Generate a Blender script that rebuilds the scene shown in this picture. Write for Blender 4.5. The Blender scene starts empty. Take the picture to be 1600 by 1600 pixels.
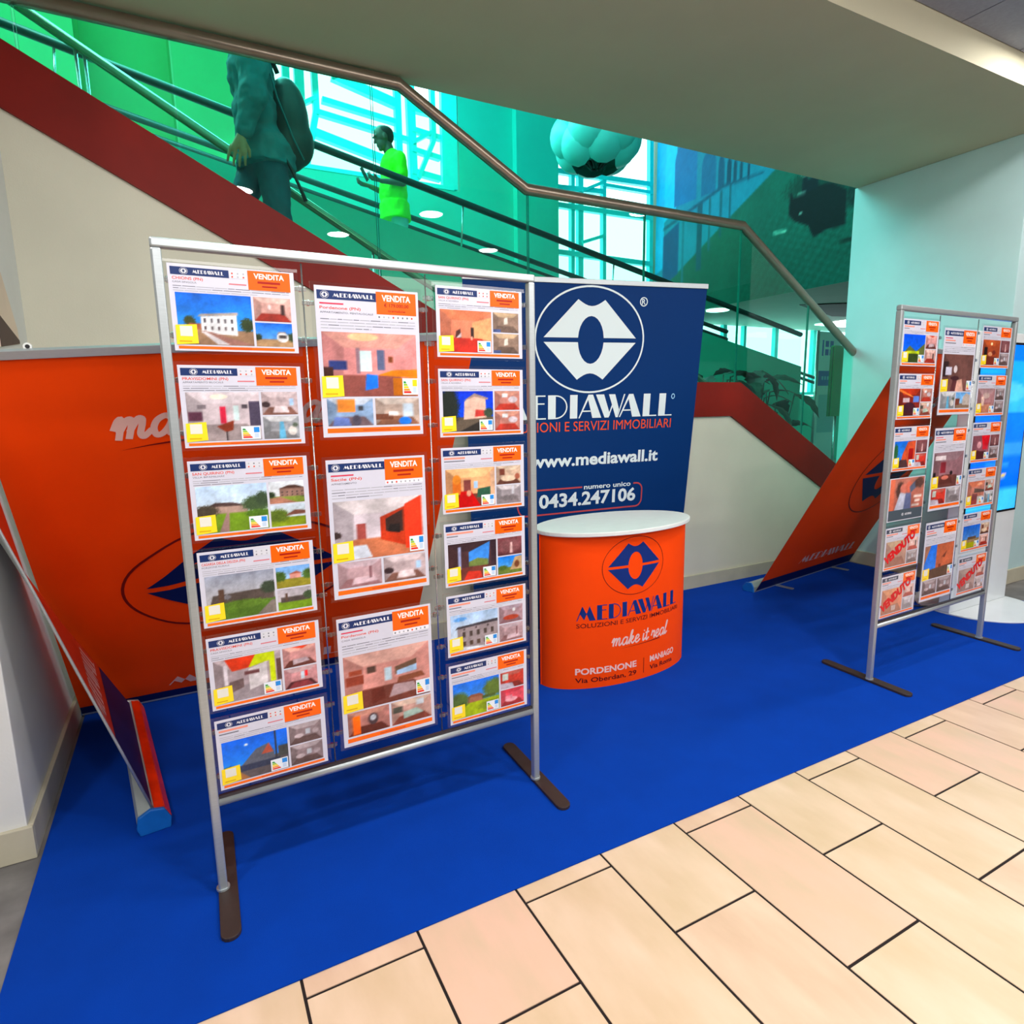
import bpy, bmesh, math, random
import numpy as np
from mathutils import Vector, Matrix

random.seed(4)
S = bpy.context.scene
COL = S.collection

# ------------------------------------------------------------------ colour
def lin(v):
    return v / 12.92 if v <= 0.04045 else ((v + 0.055) / 1.055) ** 2.4
def C(r, g=None, b=None):
    if isinstance(r, str):
        r = r.lstrip('#'); r, g, b = int(r[0:2], 16), int(r[2:4], 16), int(r[4:6], 16)
    return (lin(r / 255), lin(g / 255), lin(b / 255))

# ------------------------------------------------------------------ camera, world, lights
cam_d = bpy.data.cameras.new('camera'); cam_d.sensor_width = 36.0; cam_d.lens = 36.0 * 975 / 1600
cam_d.clip_start = 0.02; cam_d.clip_end = 200
cam = bpy.data.objects.new('camera', cam_d); COL.objects.link(cam)
right = Vector((0.88380718, -0.46755175, -0.01673997))
up = Vector((0.09308629, 0.1406694, 0.98567087))
fwd = Vector((0.45849734, 0.87270126, -0.16784728))
M = Matrix((right, up, -fwd)).transposed().to_4x4(); M.translation = (0, 0, 1.45)
cam.matrix_world = M
S.camera = cam

w = bpy.data.worlds.new('sky'); S.world = w; w.use_nodes = True
bg = w.node_tree.nodes['Background']
bg.inputs[0].default_value = (0.80, 0.98, 1.0, 1); bg.inputs[1].default_value = 3.0
S.view_settings.view_transform = 'Standard'
try: S.view_settings.look = 'None'
except Exception: pass
S.view_settings.exposure = 0.0; S.view_settings.gamma = 1.0
S.view_settings.use_curve_mapping = False

def area(name, loc, target, sx, sy, power, col):
    d = bpy.data.lights.new(name, 'AREA'); d.shape = 'RECTANGLE'; d.size = sx; d.size_y = sy; d.energy = power; d.color = col
    o = bpy.data.objects.new(name, d); COL.objects.link(o); o.location = loc
    o.rotation_euler = (Vector(target) - Vector(loc)).to_track_quat('-Z', 'Y').to_euler()
    return o
# added fill lights: two cyan-green ones in the atrium, one frontal in the hall
area('atrium_fill', (1.2, 7.2, 7.3), (4.6, 3.4, 1.6), 6.0, 3.6, 700, (0.20, 1.0, 0.96))  # added to throw cyan light onto the pillar
area('hall_front_fill', (2.6, -2.4, 3.30), (2.6, 3.5, 1.4), 9.0, 1.2, 240, (1.0, 0.95, 0.92))  # added to lift back wall and banners from the front
area('atrium_fill_left', (-1.6, 6.6, 7.3), (-.4, 8.8, 2.0), 3.0, 3.0, 240, (0.62, 1.0, 0.84))  # added to brighten the left atrium wall

# ------------------------------------------------------------------ materials
MATS = {}
def mat(name, col, rough=0.5, metal=0.0, noise=0.0, nscale=30.0, bump=0.0, bscale=200.0, spec=0.5, coat=0.0, stretch=None, emit=None, estr=0.0, col2=None):
    if name in MATS: return MATS[name]
    m = bpy.data.materials.new(name); m.use_nodes = True; nt = m.node_tree; b = nt.nodes['Principled BSDF']
    b.inputs['Roughness'].default_value = rough; b.inputs['Metallic'].default_value = metal
    b.inputs['Specular IOR Level'].default_value = spec; b.inputs['Coat Weight'].default_value = coat
    b.inputs['Coat Roughness'].default_value = 0.08
    b.inputs['Base Color'].default_value = (*col, 1)
    tc = nt.nodes.new('ShaderNodeTexCoord')
    vec = tc.outputs['Object']
    if stretch:
        mp = nt.nodes.new('ShaderNodeMapping'); mp.inputs['Scale'].default_value = stretch
        nt.links.new(vec, mp.inputs[0]); vec = mp.outputs[0]
    if noise > 0 or col2:
        n = nt.nodes.new('ShaderNodeTexNoise'); n.inputs['Scale'].default_value = nscale; n.inputs['Detail'].default_value = 5
        nt.links.new(vec, n.inputs['Vector'])
        r = nt.nodes.new('ShaderNodeValToRGB')
        c2 = col2 if col2 else tuple(min(1, c * (1 + noise)) for c in col)
        c1 = col if col2 else tuple(c * (1 - noise) for c in col)
        r.color_ramp.elements[0].color = (*c1, 1); r.color_ramp.elements[1].color = (*c2, 1)
        r.color_ramp.elements[0].position = 0.35; r.color_ramp.elements[1].position = 0.68
        nt.links.new(n.outputs['Fac'], r.inputs[0]); nt.links.new(r.outputs[0], b.inputs['Base Color'])
    if bump > 0:
        n2 = nt.nodes.new('ShaderNodeTexNoise'); n2.inputs['Scale'].default_value = bscale; n2.inputs['Detail'].default_value = 3
        nt.links.new(tc.outputs['Object'], n2.inputs['Vector'])
        bp = nt.nodes.new('ShaderNodeBump'); bp.inputs['Strength'].default_value = bump; bp.inputs['Distance'].default_value = 0.004
        nt.links.new(n2.outputs['Fac'], bp.inputs['Height']); nt.links.new(bp.outputs[0], b.inputs['Normal'])
    if emit:
        b.inputs['Emission Color'].default_value = (*emit, 1); b.inputs['Emission Strength'].default_value = estr
    MATS[name] = m; return m
def glassmat(name, tint, refl=0.05, rough=0.0):
    if name in MATS: return MATS[name]
    m = bpy.data.materials.new(name); m.use_nodes = True; nt = m.node_tree; nt.nodes.clear()
    o = nt.nodes.new('ShaderNodeOutputMaterial'); t = nt.nodes.new('ShaderNodeBsdfTransparent'); t.inputs[0].default_value = (*tint, 1)
    g = nt.nodes.new('ShaderNodeBsdfGlossy'); g.inputs['Roughness'].default_value = rough; g.inputs[0].default_value = (1, 1, 1, 1)
    lw = nt.nodes.new('ShaderNodeFresnel'); lw.inputs[0].default_value = 1.45
    mu = nt.nodes.new('ShaderNodeMath'); mu.operation = 'MULTIPLY'; mu.inputs[1].default_value = refl / 0.034; mu.use_clamp = True
    nt.links.new(lw.outputs[0], mu.inputs[0])
    ge = nt.nodes.new('ShaderNodeNewGeometry'); inv = nt.nodes.new('ShaderNodeMath'); inv.operation = 'SUBTRACT'; inv.inputs[0].default_value = 1.0
    nt.links.new(ge.outputs['Backfacing'], inv.inputs[1])
    m2 = nt.nodes.new('ShaderNodeMath'); m2.operation = 'MULTIPLY'; nt.links.new(mu.outputs[0], m2.inputs[0]); nt.links.new(inv.outputs[0], m2.inputs[1])
    mx = nt.nodes.new('ShaderNodeMixShader'); nt.links.new(m2.outputs[0], mx.inputs[0])
    nt.links.new(t.outputs[0], mx.inputs[1]); nt.links.new(g.outputs[0], mx.inputs[2]); nt.links.new(mx.outputs[0], o.inputs[0])
    MATS[name] = m; return m
def printmat(name, rough=0.45, coat=0.0, emis=0.0, spec=0.2):
    m = bpy.data.materials.new(name); m.use_nodes = True; nt = m.node_tree; b = nt.nodes['Principled BSDF']
    a = nt.nodes.new('ShaderNodeAttribute'); a.attribute_name = 'Col'
    nt.links.new(a.outputs['Color'], b.inputs['Base Color'])
    b.inputs['Specular IOR Level'].default_value = spec
    b.inputs['Roughness'].default_value = rough; b.inputs['Coat Weight'].default_value = coat; b.inputs['Coat Roughness'].default_value = 0.05
    if emis:
        nt.links.new(a.outputs['Color'], b.inputs['Emission Color']); b.inputs['Emission Strength'].default_value = emis
    MATS[name] = m; return m

ORANGE = C(252, 72, 0); NAVY = C(16, 42, 96); WHITE = C(224, 226, 236)
PR = printmat('printed_paper', 0.35, 0.25)
PRB = printmat('printed_banner', 0.55)
PRS = printmat('screen_image', 0.2, 0.3, 0.75)
m_cream = mat('cream_paint', C(214, 210, 192), 0.7, noise=0.03, nscale=3, bump=0.12, bscale=160)
m_white = mat('white_paint', C(222, 224, 222), 0.65, noise=0.03, nscale=4, bump=0.1, bscale=140)
m_soffit = mat('soffit_paint', C(190, 186, 160), 0.75, noise=0.03, nscale=2, bump=0.1, bscale=120)
m_basebd = mat('baseboard_paint', C(190, 184, 162), 0.6, noise=0.06, nscale=8)
m_red = mat('red_stringer', C(128, 20, 9), 0.5, noise=0.16, nscale=2.5, spec=0.2)
m_carpet = mat('blue_carpet', C(0, 62, 172), 0.95, noise=0.05, nscale=5, bump=0.6, bscale=900, spec=0.1)
m_greyfloor = mat('grey_stone_floor', C(98, 96, 96), 0.5, col2=C(128, 126, 124), nscale=7)
m_grout = mat('dark_grout', C(26, 12, 12), 0.9, noise=0.2, nscale=80)
m_tile = mat('beige_stone_tile', C(214, 180, 152), 0.32, col2=C(230, 198, 172), nscale=3.2, stretch=(2.6, 0.8, 1), bump=0.06, bscale=40)
m_tile2 = mat('beige_stone_tile_pale', C(212, 184, 150), 0.32, col2=C(230, 202, 176), nscale=2.6, stretch=(2.4, 0.9, 1), bump=0.06, bscale=40)
m_tile3 = mat('beige_stone_tile_rosy', C(228, 188, 164), 0.32, col2=C(212, 184, 154), nscale=3.8, stretch=(2.2, 0.8, 1), bump=0.06, bscale=40)
m_ceil = mat('grey_ceiling_panel', C(146, 152, 168), 0.8, noise=0.05, nscale=50)
m_alu = mat('brushed_aluminium', C(176, 184, 187), 0.36, 0.55, noise=0.04, nscale=40, stretch=(1, 1, 12))
m_steel = mat('polished_steel', C(200, 206, 206), 0.22, 0.9, noise=0.03, nscale=30)
m_foot = mat('black_foot_steel', C(58, 46, 42), 0.5, 0.2, noise=0.1, nscale=30)
m_bronze = mat('bronze_handrail', C(152, 138, 124), 0.30, 0.75, noise=0.06, nscale=12)
m_dark = mat('dark_rail', C(6, 60, 62), 0.45, 0.2, noise=0.1, nscale=14)
m_acryl = glassmat('clear_acrylic', (0.95, 0.96, 0.97), 0.045)
m_clip = glassmat('frosted_clip', (0.74, 0.74, 0.75), 0.10, 0.25)
m_glass = glassmat('green_glass', (0.68, 0.98, 0.89), 0.035)
m_gedge = mat('glass_edge', C(20, 120, 105), 0.2, noise=0.1, nscale=20)
m_paper = mat('white_paper', C(208, 209, 226), 0.4, noise=0.015, nscale=30, coat=0.25)
m_top = mat('white_laminate', C(226, 232, 230), 0.4, noise=0.02, nscale=20)
m_bluecap = mat('blue_plastic_cap', C(20, 104, 190), 0.3, noise=0.04, nscale=40)
m_banback = mat('banner_grey_back', C(176, 184, 182), 0.6, noise=0.04, nscale=6)
m_kiosk = mat('white_lacquer', C(228, 234, 236), 0.18, noise=0.02, nscale=6, coat=0.3)
m_black = mat('black_plastic', C(14, 16, 22), 0.3, noise=0.1, nscale=30)
m_teal = mat('teal_lit_wall', C(0, 200, 182), 0.7, noise=0.04, nscale=1.5)  # teal atrium light put into the colour of pale walls
m_tealdk = mat('teal_lit_cladding', C(0, 176, 150), 0.6, noise=0.05, nscale=2)  # same teal light put into the base colour
m_green = mat('green_lit_wall', C(70, 210, 140), 0.7, noise=0.04, nscale=2)  # green cast of glass and light put into the pale wall colour
m_cyan = mat('cyan_lit_frame', C(30, 238, 240), 0.4, noise=0.03, nscale=8)  # cyan glow of the windows put into the frame colour
m_winglass = glassmat('window_glass', (0.93, 1.0, 1.0), 0.03)
m_stone = mat('stair_stone', C(150, 150, 140), 0.6, noise=0.08, nscale=15)
m_lamp = mat('lamp_diffuser', C(255, 255, 255), 0.5, noise=0.01, nscale=10, emit=(1, 0.98, 0.95), estr=45.0)
m_lamp2 = mat('panel_lamp_diffuser', C(255, 255, 255), 0.5, noise=0.01, nscale=10, emit=(0.9, 1.0, 0.98), estr=6.0)
m_ring = mat('lamp_ring_white', C(235, 235, 235), 0.4, noise=0.02, nscale=30)

# ------------------------------------------------------------------ object helpers
def link(o, parent=None):
    COL.objects.link(o)
    if parent is not None: o.parent = parent
    return o
def tag(o, label=None, cat=None, group=None, kind=None):
    if label: o['label'] = label
    if cat: o['category'] = cat
    if group: o['group'] = group
    if kind: o['kind'] = kind
    return o
def empty(name, mw=None, loc=None, label=None, cat=None, group=None, kind=None):
    o = bpy.data.objects.new(name, None); o.empty_display_size = 0.05; link(o)
    if mw is not None: o.matrix_world = mw
    if loc is not None: o.location = loc
    return tag(o, label, cat, group, kind)

class MB:
    def __init__(s): s.v = []; s.f = []; s.mi = []; s.cur = 0
    def add(s, vs, fs):
        n = len(s.v); s.v += [tuple(p) for p in vs]
        for f in fs: s.f.append([i + n for i in f]); s.mi.append(s.cur)
        return s
    def box(s, a, b):
        x0, y0, z0 = a; x1, y1, z1 = b
        return s.add([(x0,y0,z0),(x1,y0,z0),(x1,y1,z0),(x0,y1,z0),(x0,y0,z1),(x1,y0,z1),(x1,y1,z1),(x0,y1,z1)],
                     [(0,3,2,1),(4,5,6,7),(0,1,5,4),(1,2,6,5),(2,3,7,6),(3,0,4,7)])
    def prism(s, pts, d):
        """polygon pts (3-D), extruded by vector d"""
        n = len(pts); q = [Vector(p) + Vector(d) for p in pts]
        fs = [list(range(n))[::-1], [i + n for i in range(n)]] + [(i, (i + 1) % n, (i + 1) % n + n, i + n) for i in range(n)]
        return s.add([tuple(p) for p in pts] + [tuple(p) for p in q], fs)
    def tube(s, pts, r, n=10, caps=True, squash=None):
        pts = [Vector(p) for p in pts]; rs = r if isinstance(r, (list, tuple)) else [r] * len(pts)
        rings = []
        for i, p in enumerate(pts):
            a = pts[max(i - 1, 0)]; b = pts[min(i + 1, len(pts) - 1)]
            t = (b - a).normalized()
            ref = Vector((0, 0, 1)) if abs(t.z) < 0.9 else Vector((0, 1, 0))
            x = t.cross(ref).normalized(); y = x.cross(t).normalized()
            k = 1.0
            if 0 < i < len(pts) - 1:
                d1 = (p - a).normalized(); d2 = (b - p).normalized(); k = 1 / max(0.5, math.cos(d1.angle(d2) / 2))
            rings.append([p + (x * math.cos(2 * math.pi * j / n) + y * k * math.sin(2 * math.pi * j / n)) * rs[i] for j in range(n)])
        vs = [q for rg in rings for q in rg]; fs = []
        for i in range(len(pts) - 1):
            for j in range(n): fs.append((i*n+j, i*n+(j+1)%n, (i+1)*n+(j+1)%n, (i+1)*n+j))
        if caps: fs += [list(range(n))[::-1], [(len(pts)-1)*n+j for j in range(n)]]
        return s.add(vs, fs)
    def bar(s, a, b, wx, wy, upv=(0, 0, 1)):
        a = Vector(a); b = Vector(b); t = (b - a).normalized(); x = t.cross(Vector(upv)).normalized(); y = x.cross(t)
        o = [x * sx * wx / 2 + y * sy * wy / 2 for sx, sy in ((-1,-1),(1,-1),(1,1),(-1,1))]
        return s.add([a + q for q in o] + [b + q for q in o], [(3,2,1,0),(4,5,6,7),(0,1,5,4),(1,2,6,5),(2,3,7,6),(3,0,4,7)])
    def cyl(s, c, r, h, n=32, axis='Z', r2=None):
        c = Vector(c); r2 = r if r2 is None else r2
        d = {'Z': Vector((0,0,h)), 'Y': Vector((0,h,0)), 'X': Vector((h,0,0))}[axis]
        u, v = {'Z': (Vector((1,0,0)), Vector((0,1,0))), 'Y': (Vector((0,0,1)), Vector((1,0,0))), 'X': (Vector((0,1,0)), Vector((0,0,1)))}[axis]
        A = [c + (u*math.cos(2*math.pi*i/n) + v*math.sin(2*math.pi*i/n))*r for i in range(n)]
        B = [c + d + (u*math.cos(2*math.pi*i/n) + v*math.sin(2*math.pi*i/n))*r2 for i in range(n)]
        return s.add(A + B, [list(range(n))[::-1], [n+i for i in range(n)]] + [(i,(i+1)%n,n+(i+1)%n,n+i) for i in range(n)])
    def ell(s, c, r, nu=20, nv=12, rot=None):
        c = Vector(c); vs = []; fs = []
        for j in range(nv + 1):
            ph = math.pi * j / nv
            for i in range(nu):
                th = 2*math.pi*i/nu
                p = Vector((r[0]*math.sin(ph)*math.cos(th), r[1]*math.sin(ph)*math.sin(th), r[2]*math.cos(ph)))
                if rot: p = rot @ p
                vs.append(c + p)
        for j in range(nv):
            for i in range(nu): fs.append((j*nu+i, (j+1)*nu+i, (j+1)*nu+(i+1)%nu, j*nu+(i+1)%nu))
        return s.add(vs, fs)
    def edisc(s, c, rx, ry, h, n=28, flare=1.0):
        a = [(c[0]+rx*flare*math.cos(2*math.pi*i/n), c[1]+ry*flare*math.sin(2*math.pi*i/n), c[2]) for i in range(n)]
        b = [(c[0]+rx*math.cos(2*math.pi*i/n), c[1]+ry*math.sin(2*math.pi*i/n), c[2]+h) for i in range(n)]
        return s.add(a + b, [list(range(n))[::-1], [n+i for i in range(n)]] + [(i,(i+1)%n,n+(i+1)%n,n+i) for i in range(n)])
    def capsule(s, a, b, ra, rb, n=14):
        a = Vector(a); b = Vector(b); t = b - a; L = t.length; t.normalize()
        pts = []; rs = []
        for k in range(5):
            ang = math.pi/2*(1-k/4); pts.append(a - t*ra*math.sin(ang)); rs.append(max(1e-4, ra*math.cos(ang)))
        for k in range(5):
            ang = math.pi/2*k/4; pts.append(b + t*rb*math.sin(ang)); rs.append(max(1e-4, rb*math.cos(ang)))
        return s.tube(pts, rs, n)
    def mesh(s, name):
        me = bpy.data.meshes.new(name); me.from_pydata([tuple(p) for p in s.v], [], s.f)
        return me
    def build(s, name, mats, parent=None, bevel=0, smooth=False, merge=False):
        me = s.mesh(name)
        if not isinstance(mats, (list, tuple)): mats = [mats]
        for m in mats: me.materials.append(m)
        if len(mats) > 1: me.polygons.foreach_set('material_index', s.mi)
        bm = bmesh.new(); bm.from_mesh(me)
        if merge: bmesh.ops.remove_doubles(bm, verts=bm.verts, dist=1e-5)
        bmesh.ops.recalc_face_normals(bm, faces=bm.faces)
        if bevel:
            es = [e for e in bm.edges if len(e.link_faces) == 2 and e.calc_face_angle(0) > 0.6]
            bmesh.ops.bevel(bm, geom=es, offset=bevel, segments=2, affect='EDGES', profile=0.5)
        bm.to_mesh(me); bm.free()
        if smooth:
            me.polygons.foreach_set('use_smooth', [True] * len(me.polygons))
        o = bpy.data.objects.new(name, me); link(o, parent)
        if smooth == 'auto': 
            me.set_sharp_from_angle(angle=0.7)
        return o

# ------------------------------------------------------------------ lettering
_tc = {}
def text2d(s, bold=0.0):
    """flat outline mesh of a string: unit cap height, starts at x=0"""
    key = (s, bold)
    if key in _tc: return _tc[key]
    cu = bpy.data.curves.new('lettering_tmp', 'FONT'); cu.body = s; cu.offset = bold; cu.resolution_u = 3; cu.fill_mode = 'FRONT'
    o = bpy.data.objects.new('lettering_tmp', cu); COL.objects.link(o)
    dg = bpy.context.evaluated_depsgraph_get(); dg.update()
    me = bpy.data.meshes.new_from_object(o.evaluated_get(dg))
    vs = np.array([v.co[:2] for v in me.vertices]) if len(me.vertices) else np.zeros((0, 2)); fs = [list(p.vertices) for p in me.polygons]
    bpy.data.objects.remove(o); bpy.data.curves.remove(cu); bpy.data.meshes.remove(me)
    if len(vs): vs[:, 0] -= vs[:, 0].min()
    vs = vs / 0.73
    _tc[key] = (vs, fs); return _tc[key]

def deco_letters():
    """broad display capitals: one heavy stem, hairline rest"""
    t = 0.055
    L = {}
    L['M'] = (1.18, [[(0,0),(t,0),(.40,.92),(.36,1.0)], [(.36,1),(.62,.45),(.47,.06),(.20,.50)], [(.62,.45),(.80,1.0),(1.18,0),(.80,0),(.60,.52)]])
    L['E'] = (.66, [[(0,0),(.32,0),(.32,1),(0,1)], [(.32,1-t),(.64,1-t),(.64,1),(.32,1)], [(.32,.62),(.60,.62),(.60,.62+t),(.32,.62+t)], [(.32,0),(.66,0),(.66,t),(.32,t)]])
    ring = [(.32 + .50*math.cos(a), .5 + .5*math.sin(a)) for a in np.linspace(math.pi/2, -math.pi/2, 15)]
    ring2 = [(.32 + (.50-t)*math.cos(a), .5 + (.5-t)*math.sin(a)) for a in np.linspace(-math.pi/2, math.pi/2, 15)]
    L['D'] = (.84, [[(0,0),(.32,0),(.32,1),(0,1)], ring + ring2])
    L['I'] = (.32, [[(0,0),(.32,0),(.32,1),(0,1)]])
    L['A'] = (1.02, [[(0,0),(t,0),(.45,.86),(.42,1.0)], [(.42,1.0),(.62,1.0),(1.02,0),(.62,0),(.40,.84)], [(.14,.27),(.14+.4,.27),(.52,.27+t),(.16,.27+t)]])
    L['W'] = (1.32, [[(0,1),(.36,1),(.66,.12),(.60,0),(.42,0)], [(.60,0),(.82,.62),(.78,.70),(.62,.22)], [(.58,1),(.86,1),(1.06,.35),(.98,0),(.92,0)], [(.98,0),(1.26,1),(1.32,1),(1.02,0)]])
    L['L'] = (.66, [[(0,0),(.32,0),(.32,1),(0,1)], [(.32,0),(.66,0),(.66,t),(.32,t)]])
    return L
DECO = deco_letters()
KERN = {'AW': -.36, 'WA': -.34, 'IA': -.04}
def deco_word(word, gap=.09):
    x = 0; P = []
    for i, ch in enumerate(word):
        x += KERN.get(word[max(i-1, 0):i+1], 0)
        wd, pl = DECO[ch]
        for p in pl: P.append([(x + a, b) for a, b in p])
        x += wd + gap
    return x - gap, P

def smoothline(p, k=6):
    p = [Vector((a, b)) for a, b in p]; out = []
    for i in range(len(p) - 1):
        p0 = p[max(i-1, 0)]; p1 = p[i]; p2 = p[i+1]; p3 = p[min(i+2, len(p)-1)]
        for j in range(k):
            t = j / k
            out.append(0.5*((2*p1)+(p2-p0)*t+(2*p0-5*p1+4*p2-p3)*t*t+(3*p1-p0-3*p2+p3)*t**3))
    out.append(p[-1]); return out
SCRIPT = {
 'm': (1.45, [[(0,.55),(.12,.95),(.25,.95),(.22,0.05)], [(.23,.4),(.45,.92),(.62,.95),(.66,.7),(.62,.05)], [(.63,.4),(.86,.93),(1.03,.95),(1.07,.7),(1.05,.2),(1.2,.03),(1.45,.3)]]),
 'a': (1.05, [[(.75,.85),(.5,1.0),(.2,.8),(.1,.4),(.25,.03),(.5,.1),(.72,.5),(.78,.95)], [(.78,.95),(.74,.25),(.85,.03),(1.05,.3)]]),
 'k': (.95, [[(.05,.4),(.35,1.3),(.40,1.75),(.25,1.6),(.18,.9),(.15,0)], [(.17,.35),(.45,.92),(.65,.85),(.5,.55),(.2,.5)], [(.3,.5),(.55,.1),(.72,.03),(.95,.3)]]),
 'e': (.85, [[(.08,.4),(.45,.55),(.62,.8),(.45,1.0),(.2,.85),(.12,.4),(.3,.03),(.55,.06),(.85,.35)]]),
 'i': (.5, [[(.12,.95),(.1,.25),(.22,.03),(.5,.3)], [(.15,1.33),(.17,1.36)]]),
 't': (.6, [[(.22,1.55),(.15,.3),(.28,.03),(.6,.3)], [(-.05,1.02),(.5,1.06)]]),
 'r': (.75, [[(.02,.4),(.15,1.0),(.25,.85),(.55,.9),(.5,.3),(.6,.05),(.75,.3)]]),
 'l': (.5, [[(.02,.4),(.3,1.3),(.36,1.75),(.22,1.65),(.12,.9),(.12,.2),(.22,.03),(.5,.3)]]),
 ' ': (.45, [])}

class Sheet:
    """flat print: coloured polygons in u,v drawn in layers"""
    def __init__(s): s.items = []; s.img = []
    def poly(s, pts, col, layer=0): s.items.append(([tuple(p) for p in pts], [list(range(len(pts)))], col, layer)); return s
    def rect(s, x0, y0, x1, y1, col, layer=0): return s.poly([(x0,y0),(x1,y0),(x1,y1),(x0,y1)], col, layer)
    def ellipse(s, cx, cy, rx, ry, col, layer=0, n=36): return s.poly([(cx+rx*math.cos(2*math.pi*i/n), cy+ry*math.sin(2*math.pi*i/n)) for i in range(n)], col, layer)
    def ring(s, cx, cy, rx, ry, t, col, layer=0, n=64):
        for i in range(n):
            a, b = 2*math.pi*i/n, 2*math.pi*(i+1)/n
            s.poly([(cx+rx*math.cos(a), cy+ry*math.sin(a)), (cx+rx*math.cos(b), cy+ry*math.sin(b)), (cx+(rx-t)*math.cos(b), cy+(ry-t)*math.sin(b)), (cx+(rx-t)*math.cos(a), cy+(ry-t)*math.sin(a))], col, layer)
        return s
    def text(s, t, x, y, h, col, layer=0, width=None, bold=0.0, align='L', rot=0.0, squeeze=1.0):
        vs, fs = text2d(t, bold)
        if not len(vs): return s
        W = vs[:, 0].max(); sx = (width / W) if width else h * squeeze
        q = np.stack([vs[:, 0]*sx, vs[:, 1]*h], 1)
        if align == 'C': q[:, 0] -= W*sx/2
        if align == 'R': q[:, 0] -= W*sx
        c, sn = math.cos(rot), math.sin(rot)
        pts = [(x + a*c - b*sn, y + a*sn + b*c) for a, b in q]
        s.items.append((pts, fs, col, layer)); return s
    def deco(s, word, x, y, h, col, layer=0, width=None):
        W, P = deco_word(word); sx = width / W if width else h
        for p in P: s.poly([(x + a*sx, y + b*h) for a, b in p], col, layer)
        return s
    def stroke(s, pts, wd, col, layer=0):
        pts = [Vector(p) for p in pts]
        for i in range(len(pts) - 1):
            d = pts[i+1] - pts[i]
            if d.length < 1e-7: continue
            d.normalize(); n = Vector((-d.y, d.x))*wd/2; e = d*wd*0.25
            s.poly([pts[i]-e+n, pts[i]-e-n, pts[i+1]+e-n, pts[i+1]+e+n], col, layer)
        return s
    def script(s, word, x, y, h, col, wd, layer=0, shear=0.18, rise=0.0):
        cx = 0
        for ch in word:
            aw, st = SCRIPT[ch]
            for p in st:
                q = smoothline(p)
                s.stroke([(x + (cx + a.x + a.y*shear)*h, y + a.y*h + (cx + a.x)*h*rise) for a in q], wd, col, layer)
            cx += aw
        return cx*h
    def logo(s, cx, cy, r, col, layer=0, ringt=0.028, flip=1.0):
        """ellipse ring with an eye of two notched halves"""
        if ringt: s.ring(cx, cy, r, r*0.835, r*ringt*1.3, col, layer)
        for sg in (1, -1):
            pts = [(-.84,.035), (-.24,.62)]
            pts += [(-.24 + .48*k/8, .62 - .10*math.sin(math.pi*k/8)) for k in range(1, 8)]
            pts += [(.24,.62), (.84,.035)]
            pts += [(.235*math.cos(a), .37*math.sin(a)) for a in np.linspace(math.asin(.035/.37), math.pi-math.asin(.035/.37), 13)]
            L = [p for p in pts]
            # split in two so that no polygon is too concave
            mid = [(0,.52),(0,.37)]
            left = [pts[0], pts[1]] + pts[2:6] + [(0,.37)] + [p for p in pts[11:] if p[0] < -1e-6]
            rgt = pts[5:9] + [pts[9], pts[10]] + [p for p in pts[11:] if p[0] > 1e-6] + [(0,.37)]
            for q in (left, rgt): s.poly([(cx + a*r, cy + sg*b*r) for a, b in q], col, layer)
        return s
    def image(s, x0, y0, x1, y1, arr, layer=0): s.img.append((x0, y0, x1, y1, arr, layer)); return s
    def build(s, name, material, parent=None, warp=None, step=0.0005, du=0, dv=0, lib=None):
        if warp is None: warp = lambda u, v, w_: (u, -w_, v)
        cols = []; verts = []; faces = []; fcol = []
        # polygons
        V = []; F = []; CI = []
        for pts, fs, col, layer in s.items:
            n = len(V); V += [(a, b, layer*step) for a, b in pts]
            for f in fs: F.append([i + n for i in f]); CI.append(col)
        me = bpy.data.meshes.new(name)
        if du or dv:
            bm = bmesh.new(); cl = bm.faces.layers.int.new('ci'); uniq = {}; pal = []
            bv = [bm.verts.new(v) for v in V]
            for f, c in zip(F, CI):
                try: fc = bm.faces.new([bv[i] for i in f])
                except ValueError: continue
                if c not in uniq: uniq[c] = len(pal); pal.append(c)
                fc[cl] = uniq[c]
            xs = [v[0] for v in V]; ys = [v[1] for v in V]
            if du:
                for x in np.arange(math.floor(min(xs)/du)*du + du, max(xs), du):
                    bmesh.ops.bisect_plane(bm, geom=bm.verts[:]+bm.edges[:]+bm.faces[:], plane_co=(x,0,0), plane_no=(1,0,0))
            if dv:
                for y in np.arange(math.floor(min(ys)/dv)*dv + dv, max(ys), dv):
                    bmesh.ops.bisect_plane(bm, geom=bm.verts[:]+bm.edges[:]+bm.faces[:], plane_co=(0,y,0), plane_no=(0,1,0))
            bm.verts.index_update()
            V = [tuple(v.co) for v in bm.verts]; F = [[v.index for v in f.verts] for f in bm.faces]; CI = [pal[f[cl]] for f in bm.faces]
            bm.free()
        lc = []
        for f, c in zip(F, CI): lc += [c]*len(f)
        for x0, y0, x1, y1, arr, layer in s.img:
            h, wd = arr.shape[:2]; n = len(V)
            for j in range(h):
                for i in range(wd): V.append((x0+(x1-x0)*i/(wd-1), y0+(y1-y0)*j/(h-1), layer*step))
            la = np.where(arr <= 0.04045, arr/12.92, ((np.clip(arr,0,1)+0.055)/1.055)**2.4)
            for j in range(h-1):
                for i in range(wd-1):
                    q = (n+j*wd+i, n+j*wd+i+1, n+(j+1)*wd+i+1, n+(j+1)*wd+i); F.append(list(q))
                    for a, b in ((j,i),(j,i+1),(j+1,i+1),(j+1,i)): lc.append(tuple(la[a,b]))
        me.from_pydata([warp(*v) for v in V], [], F)
        ca = me.color_attributes.new('Col', 'FLOAT_COLOR', 'CORNER')
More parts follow.
